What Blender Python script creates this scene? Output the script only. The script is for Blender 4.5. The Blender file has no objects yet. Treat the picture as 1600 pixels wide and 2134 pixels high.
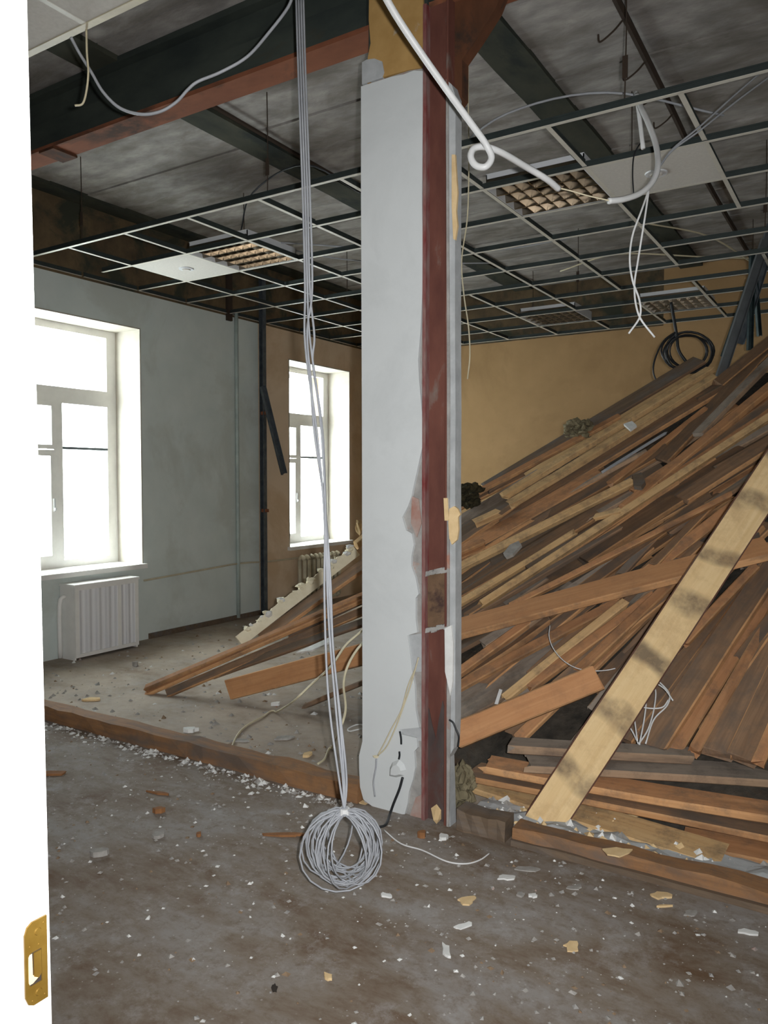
import bpy, bmesh, math, random
from mathutils import Vector, Matrix, noise as mnoise

# ------------------------------------------------------------------ camera, world, flash, exposure
SC = bpy.context.scene
COL = SC.collection
CAM_H = 1.47
FPX = 1629.0
PITCH = math.atan2(67, FPX)
YAW = math.atan2(1031, FPX)

cam_data = bpy.data.cameras.new('camera')
cam_data.sensor_fit = 'HORIZONTAL'
cam_data.sensor_width = 36.0
cam_data.lens = FPX / 1600 * 36.0
cam_data.clip_start = 0.02
cam = bpy.data.objects.new('camera', cam_data)
cam.location = (0, 0, CAM_H)
cam.rotation_euler = (math.pi / 2 - PITCH, 0, YAW)
COL.objects.link(cam)
SC.camera = cam

world = bpy.data.worlds.new('overcast_sky')
world.use_nodes = True
SC.world = world
wbg = world.node_tree.nodes['Background']
wbg.inputs[0].default_value = (0.90, 0.96, 1.0, 1)
wbg.inputs[1].default_value = 19.0

SC.view_settings.view_transform = 'Standard'
SC.view_settings.look = 'None'
SC.view_settings.gamma = 1.0
SC.view_settings.use_curve_mapping = False
SC.view_settings.exposure = 0.45

# the photographer's flash, a hand's breadth beside the lens
fl = bpy.data.lights.new('camera_flash', 'SPOT')
fl.energy = 285.0
fl.spot_size = math.radians(106)
fl.spot_blend = 0.9
fl.shadow_soft_size = 0.02
fl.color = (0.97, 0.98, 1.0)
flo = bpy.data.objects.new('camera_flash', fl)
flo.location = (0.07, 0.03, CAM_H + 0.03)
flo.rotation_euler = cam.rotation_euler
COL.objects.link(flo)

def portal(name, y0, y1, z0, z1, x):
    l = bpy.data.lights.new(name, 'AREA')
    l.shape = 'RECTANGLE'
    l.size = y1 - y0
    l.size_y = z1 - z0
    l.cycles.is_portal = True
    o = bpy.data.objects.new(name, l)
    o.location = (x, (y0 + y1) / 2, (z0 + z1) / 2)
    o.rotation_euler = (math.pi / 2, 0, -math.pi / 2)
    COL.objects.link(o)
portal('window_portal', 3.70, 4.80, 0.75, 2.80, -6.12)
portal('window_portal', 7.01, 8.11, 0.75, 2.80, -6.12)

# ------------------------------------------------------------------ measuring helpers (photo pixel -> place)
CF = Vector((-math.sin(YAW) * math.cos(PITCH), math.cos(YAW) * math.cos(PITCH), -math.sin(PITCH)))
CR = Vector((math.cos(YAW), math.sin(YAW), 0))
CU = CR.cross(CF)
EYE = Vector((0, 0, CAM_H))
def ray(x, y): return CF + CR * ((x - 800) / FPX) - CU * ((y - 1067) / FPX)
def at_depth(x, y, d): return EYE + ray(x, y) * d
def at_x(x, y, X):
    r = ray(x, y); return EYE + r * (X / r.x)
def at_y(x, y, Y):
    r = ray(x, y); return EYE + r * (Y / r.y)
def at_z(x, y, Z):
    r = ray(x, y); return EYE + r * ((Z - CAM_H) / r.z)

# ------------------------------------------------------------------ mesh helpers
def lin(c): return tuple(((v / 255) / 12.92 if v / 255 <= 0.04045 else ((v / 255 + 0.055) / 1.055) ** 2.4) for v in c) + (1,)

def tag(o, label=None, cat=None, group=None, kind=None):
    if label: o['label'] = label
    if cat: o['category'] = cat
    if group: o['group'] = group
    if kind: o['kind'] = kind
    return o

def obj(name, bm, mats, parent=None, smooth=False):
    me = bpy.data.meshes.new(name)
    bmesh.ops.recalc_face_normals(bm, faces=bm.faces[:])
    bm.to_mesh(me); bm.free()
    if not isinstance(mats, (list, tuple)): mats = [mats]
    for m in mats: me.materials.append(m)
    if smooth:
        for p in me.polygons: p.use_smooth = True
    o = bpy.data.objects.new(name, me)
    COL.objects.link(o)
    if parent: o.parent = parent
    return o

def share(o, name, parent=None, loc=None):
    c = bpy.data.objects.new(name, o.data)
    COL.objects.link(c)
    if parent: c.parent = parent
    if loc is not None: c.location = loc
    return c

def empty(name, loc=(0, 0, 0)):
    o = bpy.data.objects.new(name, None)
    o.empty_display_size = 0.05
    COL.objects.link(o)
    o.location = loc
    return o

class Off:
    """an Empty whose children keep world coordinates"""
    pass

def thing(name, label, cat, group=None, loc=(0, 0, 0)):
    return tag(empty(name, loc), label, cat, group)

def part(name, bm, mats, parent, smooth=False):
    o = obj(name, bm, mats, parent, smooth)
    root = parent
    off = Vector((0, 0, 0))
    while root is not None:
        off += Vector(root.location); root = root.parent
    o.data.transform(Matrix.Translation(-off))
    return o

def B(): return bmesh.new()

def box(bm, x0, x1, y0, y1, z0, z1, mi=0):
    vs = [bm.verts.new((x, y, z)) for x in (x0, x1) for y in (y0, y1) for z in (z0, z1)]
    fs = [(0, 1, 3, 2), (4, 6, 7, 5), (0, 4, 5, 1), (2, 3, 7, 6), (0, 2, 6, 4), (1, 5, 7, 3)]
    for f in fs:
        fc = bm.faces.new([vs[i] for i in f]); fc.material_index = mi
    return vs

def bx(*a, mi=0):
    bm = B(); box(bm, *a, mi=mi); return bm

def obox(bm, c, ax, ay, az, mi=0):
    """oriented box: centre and half-axis vectors"""
    vs = [bm.verts.new(c + ax * i + ay * j + az * k) for i in (-1, 1) for j in (-1, 1) for k in (-1, 1)]
    for f in [(0, 1, 3, 2), (4, 6, 7, 5), (0, 4, 5, 1), (2, 3, 7, 6), (0, 2, 6, 4), (1, 5, 7, 3)]:
        fc = bm.faces.new([vs[i] for i in f]); fc.material_index = mi

def prism(bm, pts, d, mi=0):
    """closed polygon of 3D points pushed along vector d"""
    a = [bm.verts.new(p) for p in pts]
    b = [bm.verts.new(Vector(p) + d) for p in pts]
    n = len(pts)
    f1 = bm.faces.new(a); f2 = bm.faces.new(b[::-1])
    for f in (f1, f2): f.material_index = mi; f.normal_update()
    for i in range(n):
        f = bm.faces.new((a[i], b[i], b[(i + 1) % n], a[(i + 1) % n])); f.material_index = mi
    bmesh.ops.triangulate(bm, faces=[f1, f2])

def smooth_path(pts, k=6):
    pts = [Vector(p) for p in pts]
    if len(pts) < 3: return pts
    out = []
    P = [pts[0] * 2 - pts[1]] + pts + [pts[-1] * 2 - pts[-2]]
    for i in range(1, len(P) - 2):
        p0, p1, p2, p3 = P[i - 1], P[i], P[i + 1], P[i + 2]
        for j in range(k):
            t = j / k
            out.append(0.5 * ((2 * p1) + (p2 - p0) * t + (2 * p0 - 5 * p1 + 4 * p2 - p3) * t * t + (3 * p1 - p0 - 3 * p2 + p3) * t ** 3))
    out.append(pts[-1])
    return out

def tube(bm, pts, r, n=6, k=6, closed=False, ridge=0):
    path = smooth_path(pts, k) if k > 1 else [Vector(p) for p in pts]
    for p in path: p.z = max(p.z, r * 1.05)
    m = len(path)
    rings = []
    up = Vector((0, 0, 1))
    prev = None
    for i, p in enumerate(path):
        if closed: t = path[(i + 1) % m] - path[i - 1]
        else: t = path[min(i + 1, m - 1)] - path[max(i - 1, 0)]
        if t.length < 1e-9: t = Vector((0, 0, 1))
        t.normalize()
        if prev is None:
            a = t.orthogonal().normalized()
        else:
            a = prev - t * prev.dot(t)
            a = a.normalized() if a.length > 1e-6 else t.orthogonal().normalized()
        prev = a
        b = t.cross(a)
        rr = r * (1 + (ridge if i % 2 else -ridge))
        rings.append([bm.verts.new(p + (a * math.cos(2 * math.pi * j / n) + b * math.sin(2 * math.pi * j / n)) * rr) for j in range(n)])
    for i in range(m if closed else m - 1):
        A = rings[i]; Bq = rings[(i + 1) % m]
        for j in range(n):
            bm.faces.new((A[j], A[(j + 1) % n], Bq[(j + 1) % n], Bq[j]))
    if not closed:
        bm.faces.new(rings[0][::-1]); bm.faces.new(rings[-1])

def cyl(bm, c, axis, r0, r1, h, n=16):
    axis = Vector(axis).normalized()
    a = axis.orthogonal().normalized(); b = axis.cross(a)
    c = Vector(c)
    A = [bm.verts.new(c + (a * math.cos(2 * math.pi * j / n) + b * math.sin(2 * math.pi * j / n)) * r0) for j in range(n)]
    D = [bm.verts.new(c + axis * h + (a * math.cos(2 * math.pi * j / n) + b * math.sin(2 * math.pi * j / n)) * r1) for j in range(n)]
    for j in range(n): bm.faces.new((A[j], A[(j + 1) % n], D[(j + 1) % n], D[j]))
    bm.faces.new(A[::-1]); bm.faces.new(D)

# ------------------------------------------------------------------ materials
def new_mat(name):
    m = bpy.data.materials.new(name)
    m.use_nodes = True
    nt = m.node_tree
    return m, nt, nt.nodes['Principled BSDF']

def nd(nt, t, **kw):
    n = nt.nodes.new(t)
    for k, v in kw.items(): setattr(n, k, v)
    return n

def ramp(nt, stops):
    r = nd(nt, 'ShaderNodeValToRGB')
    e = r.color_ramp.elements
    while len(e) < len(stops): e.new(0.5)
    for i, (p, c) in enumerate(stops):
        e[i].position = p; e[i].color = c
    return r

def noise(nt, vec, scale, detail=4, rough=0.6, dist=0.0):
    n = nd(nt, 'ShaderNodeTexNoise')
    n.inputs['Scale'].default_value = scale
    n.inputs['Detail'].default_value = detail
    n.inputs['Roughness'].default_value = rough
    n.inputs['Distortion'].default_value = dist
    if vec is not None: nt.links.new(vec, n.inputs['Vector'])
    return n

def mix(nt, fac, a, b, mode='MIX'):
    n = nd(nt, 'ShaderNodeMix', data_type='RGBA', blend_type=mode)
    for sock, v in ((n.inputs[0], fac), (n.inputs[6], a), (n.inputs[7], b)):
        if isinstance(v, (int, float, tuple)): sock.default_value = v
        else: nt.links.new(v, sock)
    return n.outputs[2]

def coords(nt, scale=(1, 1, 1), obj_random=False):
    tc = nd(nt, 'ShaderNodeTexCoord')
    mp = nd(nt, 'ShaderNodeMapping')
    mp.inputs['Scale'].default_value = scale
    nt.links.new(tc.outputs['Object'], mp.inputs['Vector'])
    if obj_random:
        oi = nd(nt, 'ShaderNodeObjectInfo')
        mu = nd(nt, 'ShaderNodeMath', operation='MULTIPLY'); mu.inputs[1].default_value = 57.0
        nt.links.new(oi.outputs['Random'], mu.inputs[0])
        cb = nd(nt, 'ShaderNodeCombineXYZ')
        for i in range(3): nt.links.new(mu.outputs[0], cb.inputs[i])
        nt.links.new(cb.outputs[0], mp.inputs['Location'])
        return mp.outputs[0], oi.outputs['Random']
    return mp.outputs[0]

def bump(nt, b, height, strength=0.3, dist=0.01):
    bp = nd(nt, 'ShaderNodeBump')
    bp.inputs['Strength'].default_value = strength
    bp.inputs['Distance'].default_value = dist
    nt.links.new(height, bp.inputs['Height'])
    nt.links.new(bp.outputs[0], b.inputs['Normal'])

def blotch(name, c1, c2, scale=6, rough=0.85, stretch=(1, 1, 1), c3=None, s3=2.0, f3=(0.5, 0.62), bstr=0.25, bdist=0.004, metallic=0.0, detail=5, spec=0.3):
    m, nt, b = new_mat(name)
    v = coords(nt, stretch)
    n1 = noise(nt, v, scale, detail)
    r = ramp(nt, [(0.32, lin(c1)), (0.68, lin(c2))])
    nt.links.new(n1.outputs[0], r.inputs[0])
    out = r.outputs[0]
    if c3 is not None:
        n2 = noise(nt, v, s3, 6, 0.65, 0.4)
        r2 = ramp(nt, [(f3[0], (0, 0, 0, 1)), (f3[1], (1, 1, 1, 1))])
        nt.links.new(n2.outputs[0], r2.inputs[0])
        out = mix(nt, r2.outputs[0], out, lin(c3))
    nt.links.new(out, b.inputs['Base Color'])
    b.inputs['Roughness'].default_value = rough
    b.inputs['Metallic'].default_value = metallic
    b.inputs['Specular IOR Level'].default_value = spec
    if bstr: bump(nt, b, n1.outputs[0], bstr, bdist)
    return m

def wood(name, c1, c2, stain, stain_amt=(0.5, 0.72), rough=0.8, hue=0.25, cross=None, grime=(96, 86, 76)):
    m, nt, b = new_mat(name)
    v, rnd = coords(nt, (1.0, 1.0, 1.0), True)
    st = nd(nt, 'ShaderNodeMapping'); st.inputs['Scale'].default_value = (1.3, 26, 26)
    nt.links.new(v, st.inputs['Vector'])
    g = noise(nt, st.outputs[0], 1.6, 5, 0.65, 0.6)
    r = ramp(nt, [(0.30, lin(c1)), (0.70, lin(c2))])
    nt.links.new(g.outputs[0], r.inputs[0])
    st2 = nd(nt, 'ShaderNodeMapping'); st2.inputs['Scale'].default_value = (1.1, 3.5, 3.5)
    nt.links.new(v, st2.inputs['Vector'])
    s = noise(nt, st2.outputs[0], 2.2, 5, 0.6, 0.3)
    r2 = ramp(nt, [(stain_amt[0], (0, 0, 0, 1)), (stain_amt[1], (1, 1, 1, 1))])
    nt.links.new(s.outputs[0], r2.inputs[0])
    out = mix(nt, r2.outputs[0], r.outputs[0], lin(stain))
    if cross:
        wv = nd(nt, 'ShaderNodeTexWave'); wv.wave_type = 'BANDS'; wv.bands_direction = 'X'
        wv.inputs['Scale'].default_value = 1.02; wv.inputs['Distortion'].default_value = 2.6
        wv.inputs['Detail'].default_value = 3.0; wv.inputs['Detail Scale'].default_value = 2.2
        nt.links.new(v, wv.inputs['Vector'])
        r0 = ramp(nt, [(0.62, (0, 0, 0, 1)), (0.95, (0.85, 0.85, 0.85, 1))])
        nt.links.new(wv.outputs['Fac'], r0.inputs[0])
        s3 = noise(nt, v, 5.0, 5, 0.65, 0.0)
        r9 = ramp(nt, [(0.36, (0.15, 0.15, 0.15, 1)), (0.6, (1, 1, 1, 1))])
        nt.links.new(s3.outputs[0], r9.inputs[0])
        class _R: pass
        r3 = _R(); r3.outputs = [mix(nt, 1.0, r0.outputs[0], r9.outputs[0], 'MULTIPLY')]
        out = mix(nt, r3.outputs[0], out, lin(cross))
    gr = noise(nt, v, 9.0, 8, 0.75, 0.0)
    rg_ = ramp(nt, [(0.48, (0, 0, 0, 1)), (0.74, (0.75, 0.75, 0.75, 1))])
    nt.links.new(gr.outputs[0], rg_.inputs[0])
    out = mix(nt, rg_.outputs[0], out, lin(grime))
    hs = nd(nt, 'ShaderNodeHueSaturation')
    mr = nd(nt, 'ShaderNodeMapRange')
    mr.inputs['To Min'].default_value = 1 - hue; mr.inputs['To Max'].default_value = 1 + hue
    nt.links.new(rnd, mr.inputs[0])
    nt.links.new(mr.outputs[0], hs.inputs['Value'])
    nt.links.new(out, hs.inputs['Color'])
    nt.links.new(hs.outputs[0], b.inputs['Base Color'])
    b.inputs['Roughness'].default_value = rough
    b.inputs['Specular IOR Level'].default_value = 0.25
    bump(nt, b, g.outputs[0], 0.35, 0.003)
    return m

def plain(name, c, rough=0.6, metallic=0.0, spec=0.4, var=0.06):
    c1 = tuple(max(0, int(v * (1 - var))) for v in c); c2 = tuple(min(255, int(v * (1 + var))) for v in c)
    return blotch(name, c1, c2, 9, rough, metallic=metallic, bstr=0.0, spec=spec)

M = {}
def floor_mat():
    m, nt, b = new_mat('dusty_floor')
    v = coords(nt)
    rot = nd(nt, 'ShaderNodeMapping'); rot.inputs['Rotation'].default_value = (0, 0, 0.5); rot.inputs['Scale'].default_value = (1.0, 2.1, 1)
    nt.links.new(v, rot.inputs['Vector'])
    n1 = noise(nt, rot.outputs[0], 1.9, 10, 0.72, 0.3)
    r1 = ramp(nt, [(0.34, lin((100, 78, 58))), (0.48, lin((126, 114, 101))), (0.62, lin((141, 135, 129)))])
    nt.links.new(n1.outputs[0], r1.inputs[0])
    n2 = noise(nt, v, 21, 8, 0.75, 0.0)
    r2 = ramp(nt, [(0.50, (0, 0, 0, 1)), (0.70, (0.8, 0.8, 0.8, 1))])
    nt.links.new(n2.outputs[0], r2.inputs[0])
    out = mix(nt, r2.outputs[0], r1.outputs[0], lin((104, 86, 68)))
    n3 = noise(nt, v, 5.5, 10, 0.8, 0.0)
    r3 = ramp(nt, [(0.52, (0, 0, 0, 1)), (0.66, (0.7, 0.7, 0.7, 1))])
    nt.links.new(n3.outputs[0], r3.inputs[0])
    out = mix(nt, r3.outputs[0], out, lin((158, 154, 150)))
    vo = nd(nt, 'ShaderNodeTexVoronoi'); vo.inputs['Scale'].default_value = 34
    nt.links.new(v, vo.inputs['Vector'])
    r4 = ramp(nt, [(0.06, (1, 1, 1, 1)), (0.16, (0, 0, 0, 1))])
    nt.links.new(vo.outputs['Distance'], r4.inputs[0])
    mk = noise(nt, v, 3.0, 4, 0.6)
    r5 = ramp(nt, [(0.50, (0, 0, 0, 1)), (0.62, (0.8, 0.8, 0.8, 1))])
    nt.links.new(mk.outputs[0], r5.inputs[0])
    sp = mix(nt, 1.0, r4.outputs[0], r5.outputs[0], 'MULTIPLY')
    out = mix(nt, sp, out, lin((190, 187, 182)))
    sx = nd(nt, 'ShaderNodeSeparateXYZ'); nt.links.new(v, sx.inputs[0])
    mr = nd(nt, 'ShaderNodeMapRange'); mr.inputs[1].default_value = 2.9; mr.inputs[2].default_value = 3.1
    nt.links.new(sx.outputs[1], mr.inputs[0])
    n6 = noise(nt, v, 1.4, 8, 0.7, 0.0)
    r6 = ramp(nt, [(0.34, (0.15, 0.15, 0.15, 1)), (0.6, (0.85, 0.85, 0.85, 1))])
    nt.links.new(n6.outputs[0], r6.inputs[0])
    daylit_dust = mix(nt, 1.0, r6.outputs[0], mr.outputs[0], 'MULTIPLY')
    out = mix(nt, daylit_dust, out, lin((176, 162, 146)))  # paler dust past the timber, lightened to stand for window light on it
    nt.links.new(out, b.inputs['Base Color'])
    b.inputs['Roughness'].default_value = 0.8
    b.inputs['Specular IOR Level'].default_value = 0.3
    bump(nt, b, n2.outputs[0], 0.3, 0.006)
    return m
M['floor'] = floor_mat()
M['wall_grey'] = blotch('pale_blue_grey_paint', (200, 209, 204), (211, 218, 213), 3, 0.75, c3=(194, 200, 193), s3=1.2, bstr=0.05)
M['wall_tan'] = blotch('apricot_paint', (164, 132, 91), (174, 141, 99), 3, 0.8, c3=(158, 126, 86), s3=1.0, bstr=0.05)
M['wall_left_tan'] = blotch('faded_peach_paint', (216, 194, 166), (224, 202, 174), 2.5, 0.8, c3=(206, 180, 148), s3=1.0, bstr=0.05)
M['wall_raw'] = blotch('bare_dirty_masonry', (78, 66, 50), (112, 94, 68), 5, 0.9, c3=(60, 62, 50), s3=2.2)
M['near_wall'] = plain('white_corridor_paint', (215, 213, 208), 0.7)
M['white'] = plain('white_gloss_paint', (232, 230, 225), 0.35, var=0.02)
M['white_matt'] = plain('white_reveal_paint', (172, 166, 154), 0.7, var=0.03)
M['column_white'] = blotch('white_column_paint', (201, 204, 203), (206, 209, 208), 3, 0.65, bstr=0.03, c3=(198, 201, 200), s3=2.0)
M['plaster'] = blotch('grey_rough_plaster', (136, 133, 129), (164, 161, 156), 14, 0.95, c3=(168, 118, 98), s3=5, f3=(0.60, 0.70), bstr=0.6, bdist=0.01)
M['plaster_grey'] = blotch('side_grey_plaster', (160, 162, 162), (182, 184, 184), 12, 0.9, bstr=0.4, bdist=0.006)
M['ochre'] = blotch('ochre_old_paint', (168, 132, 78), (184, 148, 92), 9, 0.9, c3=(178, 172, 160), s3=4.0, f3=(0.58, 0.66), bstr=0.4, bdist=0.006)
M['steel_red'] = blotch('red_oxide_steel', (88, 52, 44), (112, 70, 58), 9, 0.7, c3=(118, 108, 100), s3=9, f3=(0.60, 0.75), stretch=(1, 1, 0.35), bstr=0.3, bdist=0.003)
M['steel_brown'] = blotch('brown_scaled_steel', (92, 72, 54), (118, 92, 70), 14, 0.85, c3=(70, 52, 46), s3=8, bstr=0.5)
M['steel_dark'] = blotch('dark_grey_steel', (66, 56, 54), (88, 78, 74), 9, 0.75, c3=(84, 58, 52), s3=7, stretch=(1, 1, 0.4), bstr=0.3, bdist=0.003)
M['red_edge'] = blotch('red_lead_edge', (118, 52, 50), (140, 116, 110), 22, 0.8, stretch=(1, 1, 0.3))
M['rust'] = blotch('rust_red_flange', (116, 70, 48), (138, 86, 60), 7, 0.9, c3=(74, 54, 42), s3=2.5, f3=(0.56, 0.66), stretch=(0.5, 1, 1))
M['beam_dark'] = blotch('black_green_tarred_steel', (44, 51, 48), (64, 70, 63), 6, 0.8, c3=(64, 56, 40), s3=3.0, f3=(0.6, 0.75), stretch=(0.4, 1, 1))
M['gusset'] = blotch('brown_rusted_gusset', (72, 46, 30), (98, 60, 38), 8, 0.9, c3=(40, 38, 34), s3=5, stretch=(1, 1, 0.5))
M['joist'] = blotch('dark_green_black_joist', (50, 54, 46), (70, 70, 58), 7, 0.9, c3=(40, 46, 42), s3=3, stretch=(1, 0.5, 1))
M['concrete'] = blotch('sooty_board_marked_concrete', (130, 126, 122), (176, 171, 165), 9, 0.95, c3=(118, 112, 104), s3=3.5, f3=(0.44, 0.66), stretch=(0.45, 1, 1), bstr=0.6, bdist=0.012, detail=9)
M['dark_line'] = plain('dark_brown_rod', (58, 46, 36), 0.9)
M['tee_face'] = plain('off_white_tee_face', (206, 202, 190), 0.5, var=0.03)
M['tee_web'] = plain('galvanised_tee_web', (62, 70, 68), 0.5, metallic=0.4)
M['tile'] = blotch('mineral_fibre_tile', (196, 192, 184), (206, 202, 194), 60, 0.95, bstr=0.2)
M['chrome'] = plain('bright_louvre_aluminium', (140, 130, 116), 0.18, metallic=1.0, var=0.02)
M['galv'] = plain('galvanised_sheet', (118, 122, 124), 0.4, metallic=0.5)
M['lamp_white'] = plain('lamp_white_enamel', (212, 214, 216), 0.45, var=0.02)
M['stud_dark'] = blotch('dull_galvanised_stud', (84, 92, 98), (112, 118, 122), 14, 0.5, metallic=0.5, bstr=0.05)
M['stud_teal'] = blotch('teal_dark_profile', (36, 52, 54), (66, 78, 78), 12, 0.5, metallic=0.4, bstr=0.05)
M['cable_grey'] = plain('grey_cable_sheath', (158, 160, 164), 0.5)
M['cable_white'] = plain('white_conduit_plastic', (214, 214, 212), 0.4, var=0.02)
M['cable_cream'] = plain('cream_wire', (200, 190, 160), 0.5)
M['cable_black'] = plain('black_cable_sheath', (38, 40, 42), 0.4)
M['iron_cream'] = plain('cream_radiator_enamel', (196, 186, 160), 0.5)
M['pipe'] = plain('wall_coloured_pipe_paint', (172, 184, 178), 0.5)
M['brass'] = blotch('yellow_passivated_steel', (116, 88, 34), (132, 104, 46), 30, 0.35, metallic=0.45, bstr=0.0)
M['dark_hole'] = plain('dark_mortice', (46, 38, 32), 0.9)
M['wood_light'] = wood('pale_pine_board', (196, 158, 110), (216, 182, 134), (156, 122, 86), (0.58, 0.78), hue=0.08)
M['wood_stained'] = wood('pale_pine_with_joist_marks', (212, 180, 130), (226, 198, 150), (176, 138, 98), (0.62, 0.8), hue=0.03, cross=(98, 84, 70), grime=(186, 154, 112))
M['wood_orange'] = wood('orange_brown_board', (166, 118, 80), (186, 138, 98), (132, 96, 68), (0.55, 0.78), hue=0.16)
M['wood_fresh'] = wood('clean_orange_board', (178, 126, 84), (196, 146, 102), (160, 110, 74), (0.6, 0.85), hue=0.03, grime=(160, 116, 82))
M['wood_brown'] = wood('brown_old_board', (118, 92, 70), (146, 116, 90), (100, 88, 78), (0.48, 0.68), hue=0.25)
M['wood_dark'] = wood('dark_dirty_board', (98, 84, 70), (126, 106, 86), (112, 108, 104), (0.48, 0.70), hue=0.22)
M['wood_grey'] = wood('grey_dusty_board', (138, 128, 118), (160, 146, 130), (116, 100, 86), (0.52, 0.72), hue=0.15)
M['wood_edge'] = wood('sawn_pale_edge', (176, 130, 88), (202, 156, 110), (134, 100, 72), (0.5, 0.72), hue=0.2)
M['wood_edge_dull'] = wood('sawn_dull_edge', (158, 130, 104), (180, 152, 124), (120, 100, 84), (0.5, 0.72), hue=0.15)
M['wood_red'] = wood('red_brown_painted_edge', (98, 66, 54), (116, 80, 66), (84, 62, 54), (0.5, 0.72), hue=0.05)
M['wood_sill'] = wood('red_brown_sill_timber', (128, 94, 66), (156, 116, 80), (112, 96, 84), (0.48, 0.66), hue=0.06)
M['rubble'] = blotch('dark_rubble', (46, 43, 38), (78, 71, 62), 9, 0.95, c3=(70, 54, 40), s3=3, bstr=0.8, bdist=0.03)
M['chip_white'] = blotch('white_plaster_chip', (206, 206, 202), (224, 224, 220), 20, 0.9, bstr=0.2)
M['chip_tan'] = blotch('apricot_painted_chip', (206, 176, 130), (222, 194, 148), 20, 0.9, bstr=0.2)
M['chip_grey'] = blotch('grey_mortar_lump', (138, 134, 128), (168, 164, 158), 20, 0.95, bstr=0.4)
M['chip_brown'] = blotch('brown_wood_splinter', (120, 82, 52), (150, 104, 66), 20, 0.9, bstr=0.2)
M['chip_dull'] = blotch('dull_brown_crumb', (118, 98, 78), (142, 120, 96), 20, 0.9, bstr=0.2)
M['brick'] = blotch('brick_red_patch', (158, 112, 98), (166, 154, 146), 10, 0.95)
M['cream_board'] = blotch('cream_plaster_crust', (226, 216, 186), (240, 232, 206), 12, 0.9, c3=(178, 182, 184), s3=5, f3=(0.62, 0.7), bstr=0.4, bdist=0.008)
M['wool'] = blotch('dark_fluffy_wool', (44, 42, 30), (74, 66, 44), 20, 1.0, bstr=0.6, bdist=0.02)
M['wool_grey'] = blotch('olive_grey_wool', (104, 96, 74), (136, 126, 100), 14, 1.0, bstr=0.5, bdist=0.02)
M['yellow'] = plain('yellow_foam', (232, 190, 40), 0.8)

def perforated():
    m, nt, b = new_mat('perforated_white_sheet')
    v = coords(nt)
    vo = nd(nt, 'ShaderNodeTexVoronoi'); vo.inputs['Scale'].default_value = 95
    vo.inputs['Randomness'].default_value = 0.0
    nt.links.new(v, vo.inputs['Vector'])
    r = ramp(nt, [(0.26, lin((150, 150, 152))), (0.38, lin((234, 234, 236)))])
    nt.links.new(vo.outputs['Distance'], r.inputs[0])
    nt.links.new(r.outputs[0], b.inputs['Base Color'])
    b.inputs['Roughness'].default_value = 0.5
    return m
M['perforated'] = perforated()

def glass():
    m, nt, b = new_mat('window_glass')
    nt.nodes.remove(b)
    out = nt.nodes['Material Output']
    tr = nd(nt, 'ShaderNodeBsdfTransparent'); tr.inputs[0].default_value = (0.94, 0.96, 0.95, 1)
    gl = nd(nt, 'ShaderNodeBsdfGlossy'); gl.inputs['Roughness'].default_value = 0.02
    mx = nd(nt, 'ShaderNodeMixShader'); mx.inputs[0].default_value = 0.05
    nt.links.new(tr.outputs[0], mx.inputs[1]); nt.links.new(gl.outputs[0], mx.inputs[2])
    nt.links.new(mx.outputs[0], out.inputs['Surface'])
    return m
M['glass'] = glass()

# ------------------------------------------------------------------ the room shell
XW, YF, XR = -5.68, 9.0, 1.6
ZG, ZS = 3.17, 3.80            # suspended-grid level, slab level
WT = 0.52                      # outer wall thickness
YN0, YN1 = 0.22, 0.51          # the wall with the doorway we look through
DX0, DX1, DZ = -0.762, 0.16, 2.16

def struct(name, bm, mats, label=None):
    o = obj(name, bm, mats); o['kind'] = 'structure'
    if label: o['label'] = label
    return o

struct('floor', bx(XW - 0.1, XR + 0.1, -2.2, YF + 0.1, -0.12, 0.0), M['floor'], 'dusty brown grey floor strewn with plaster powder')

WINS = [(3.64, 4.85), (6.95, 8.16)]
WZ0, WZ1 = 0.70, 2.84
bm = B()
YSPLIT = 6.44
def wl(y0, y1, z0, z1):
    """left wall piece, split by paint"""
    ys = [y0] + ([YSPLIT] if y0 < YSPLIT < y1 else []) + [y1]
    for a, b_ in zip(ys[:-1], ys[1:]):
        zs = [z0] + ([ZG - 0.02] if z0 < ZG - 0.02 < z1 else []) + [z1]
        for c, d in zip(zs[:-1], zs[1:]):
            mi = 2 if c >= ZG - 0.03 else (0 if b_ <= YSPLIT + 1e-6 else 1)
            box(bm, XW - WT, XW, a, b_, c, d, mi)
wl(0.5, 3.64, 0, ZS); wl(4.85, 6.95, 0, ZS); wl(8.16, YF + 0.1, 0, ZS)
for a, b_ in WINS:
    wl(a, b_, 0, WZ0); wl(a, b_, WZ1, ZS)
struct('wall_left', bm, [M['wall_grey'], M['wall_left_tan'], M['wall_raw']], 'window wall painted pale blue grey, apricot further back')

bm = B()
box(bm, XW, -2.05, YF, YF + 0.2, 0, ZG, 0); box(bm, XW, -2.05, YF, YF + 0.2, ZG, ZS, 1)
box(bm, -2.05, XR, YF, YF + 0.2, 0, ZS, 0)
struct('wall_back', bm, [M['wall_tan'], M['wall_raw']], 'plain apricot painted wall behind the plank heap')
struct('wall_right', bx(XR, XR + 0.2, YN0, YF + 0.2, 0, ZS), M['near_wall'])  # unseen wall, brought close and kept pale to bounce more daylight
bm = B()
box(bm, XW - WT, DX0 - 0.05, YN0, YN1 - 0.02, 0, ZS); box(bm, DX1 + 0.05, XR + 0.2, YN0, YN1 - 0.02, 0, ZS)
box(bm, DX0 - 0.05, DX1 + 0.05, YN0, YN1 - 0.02, DZ + 0.05, ZS)
struct('wall_front', bm, M['near_wall'])
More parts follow.
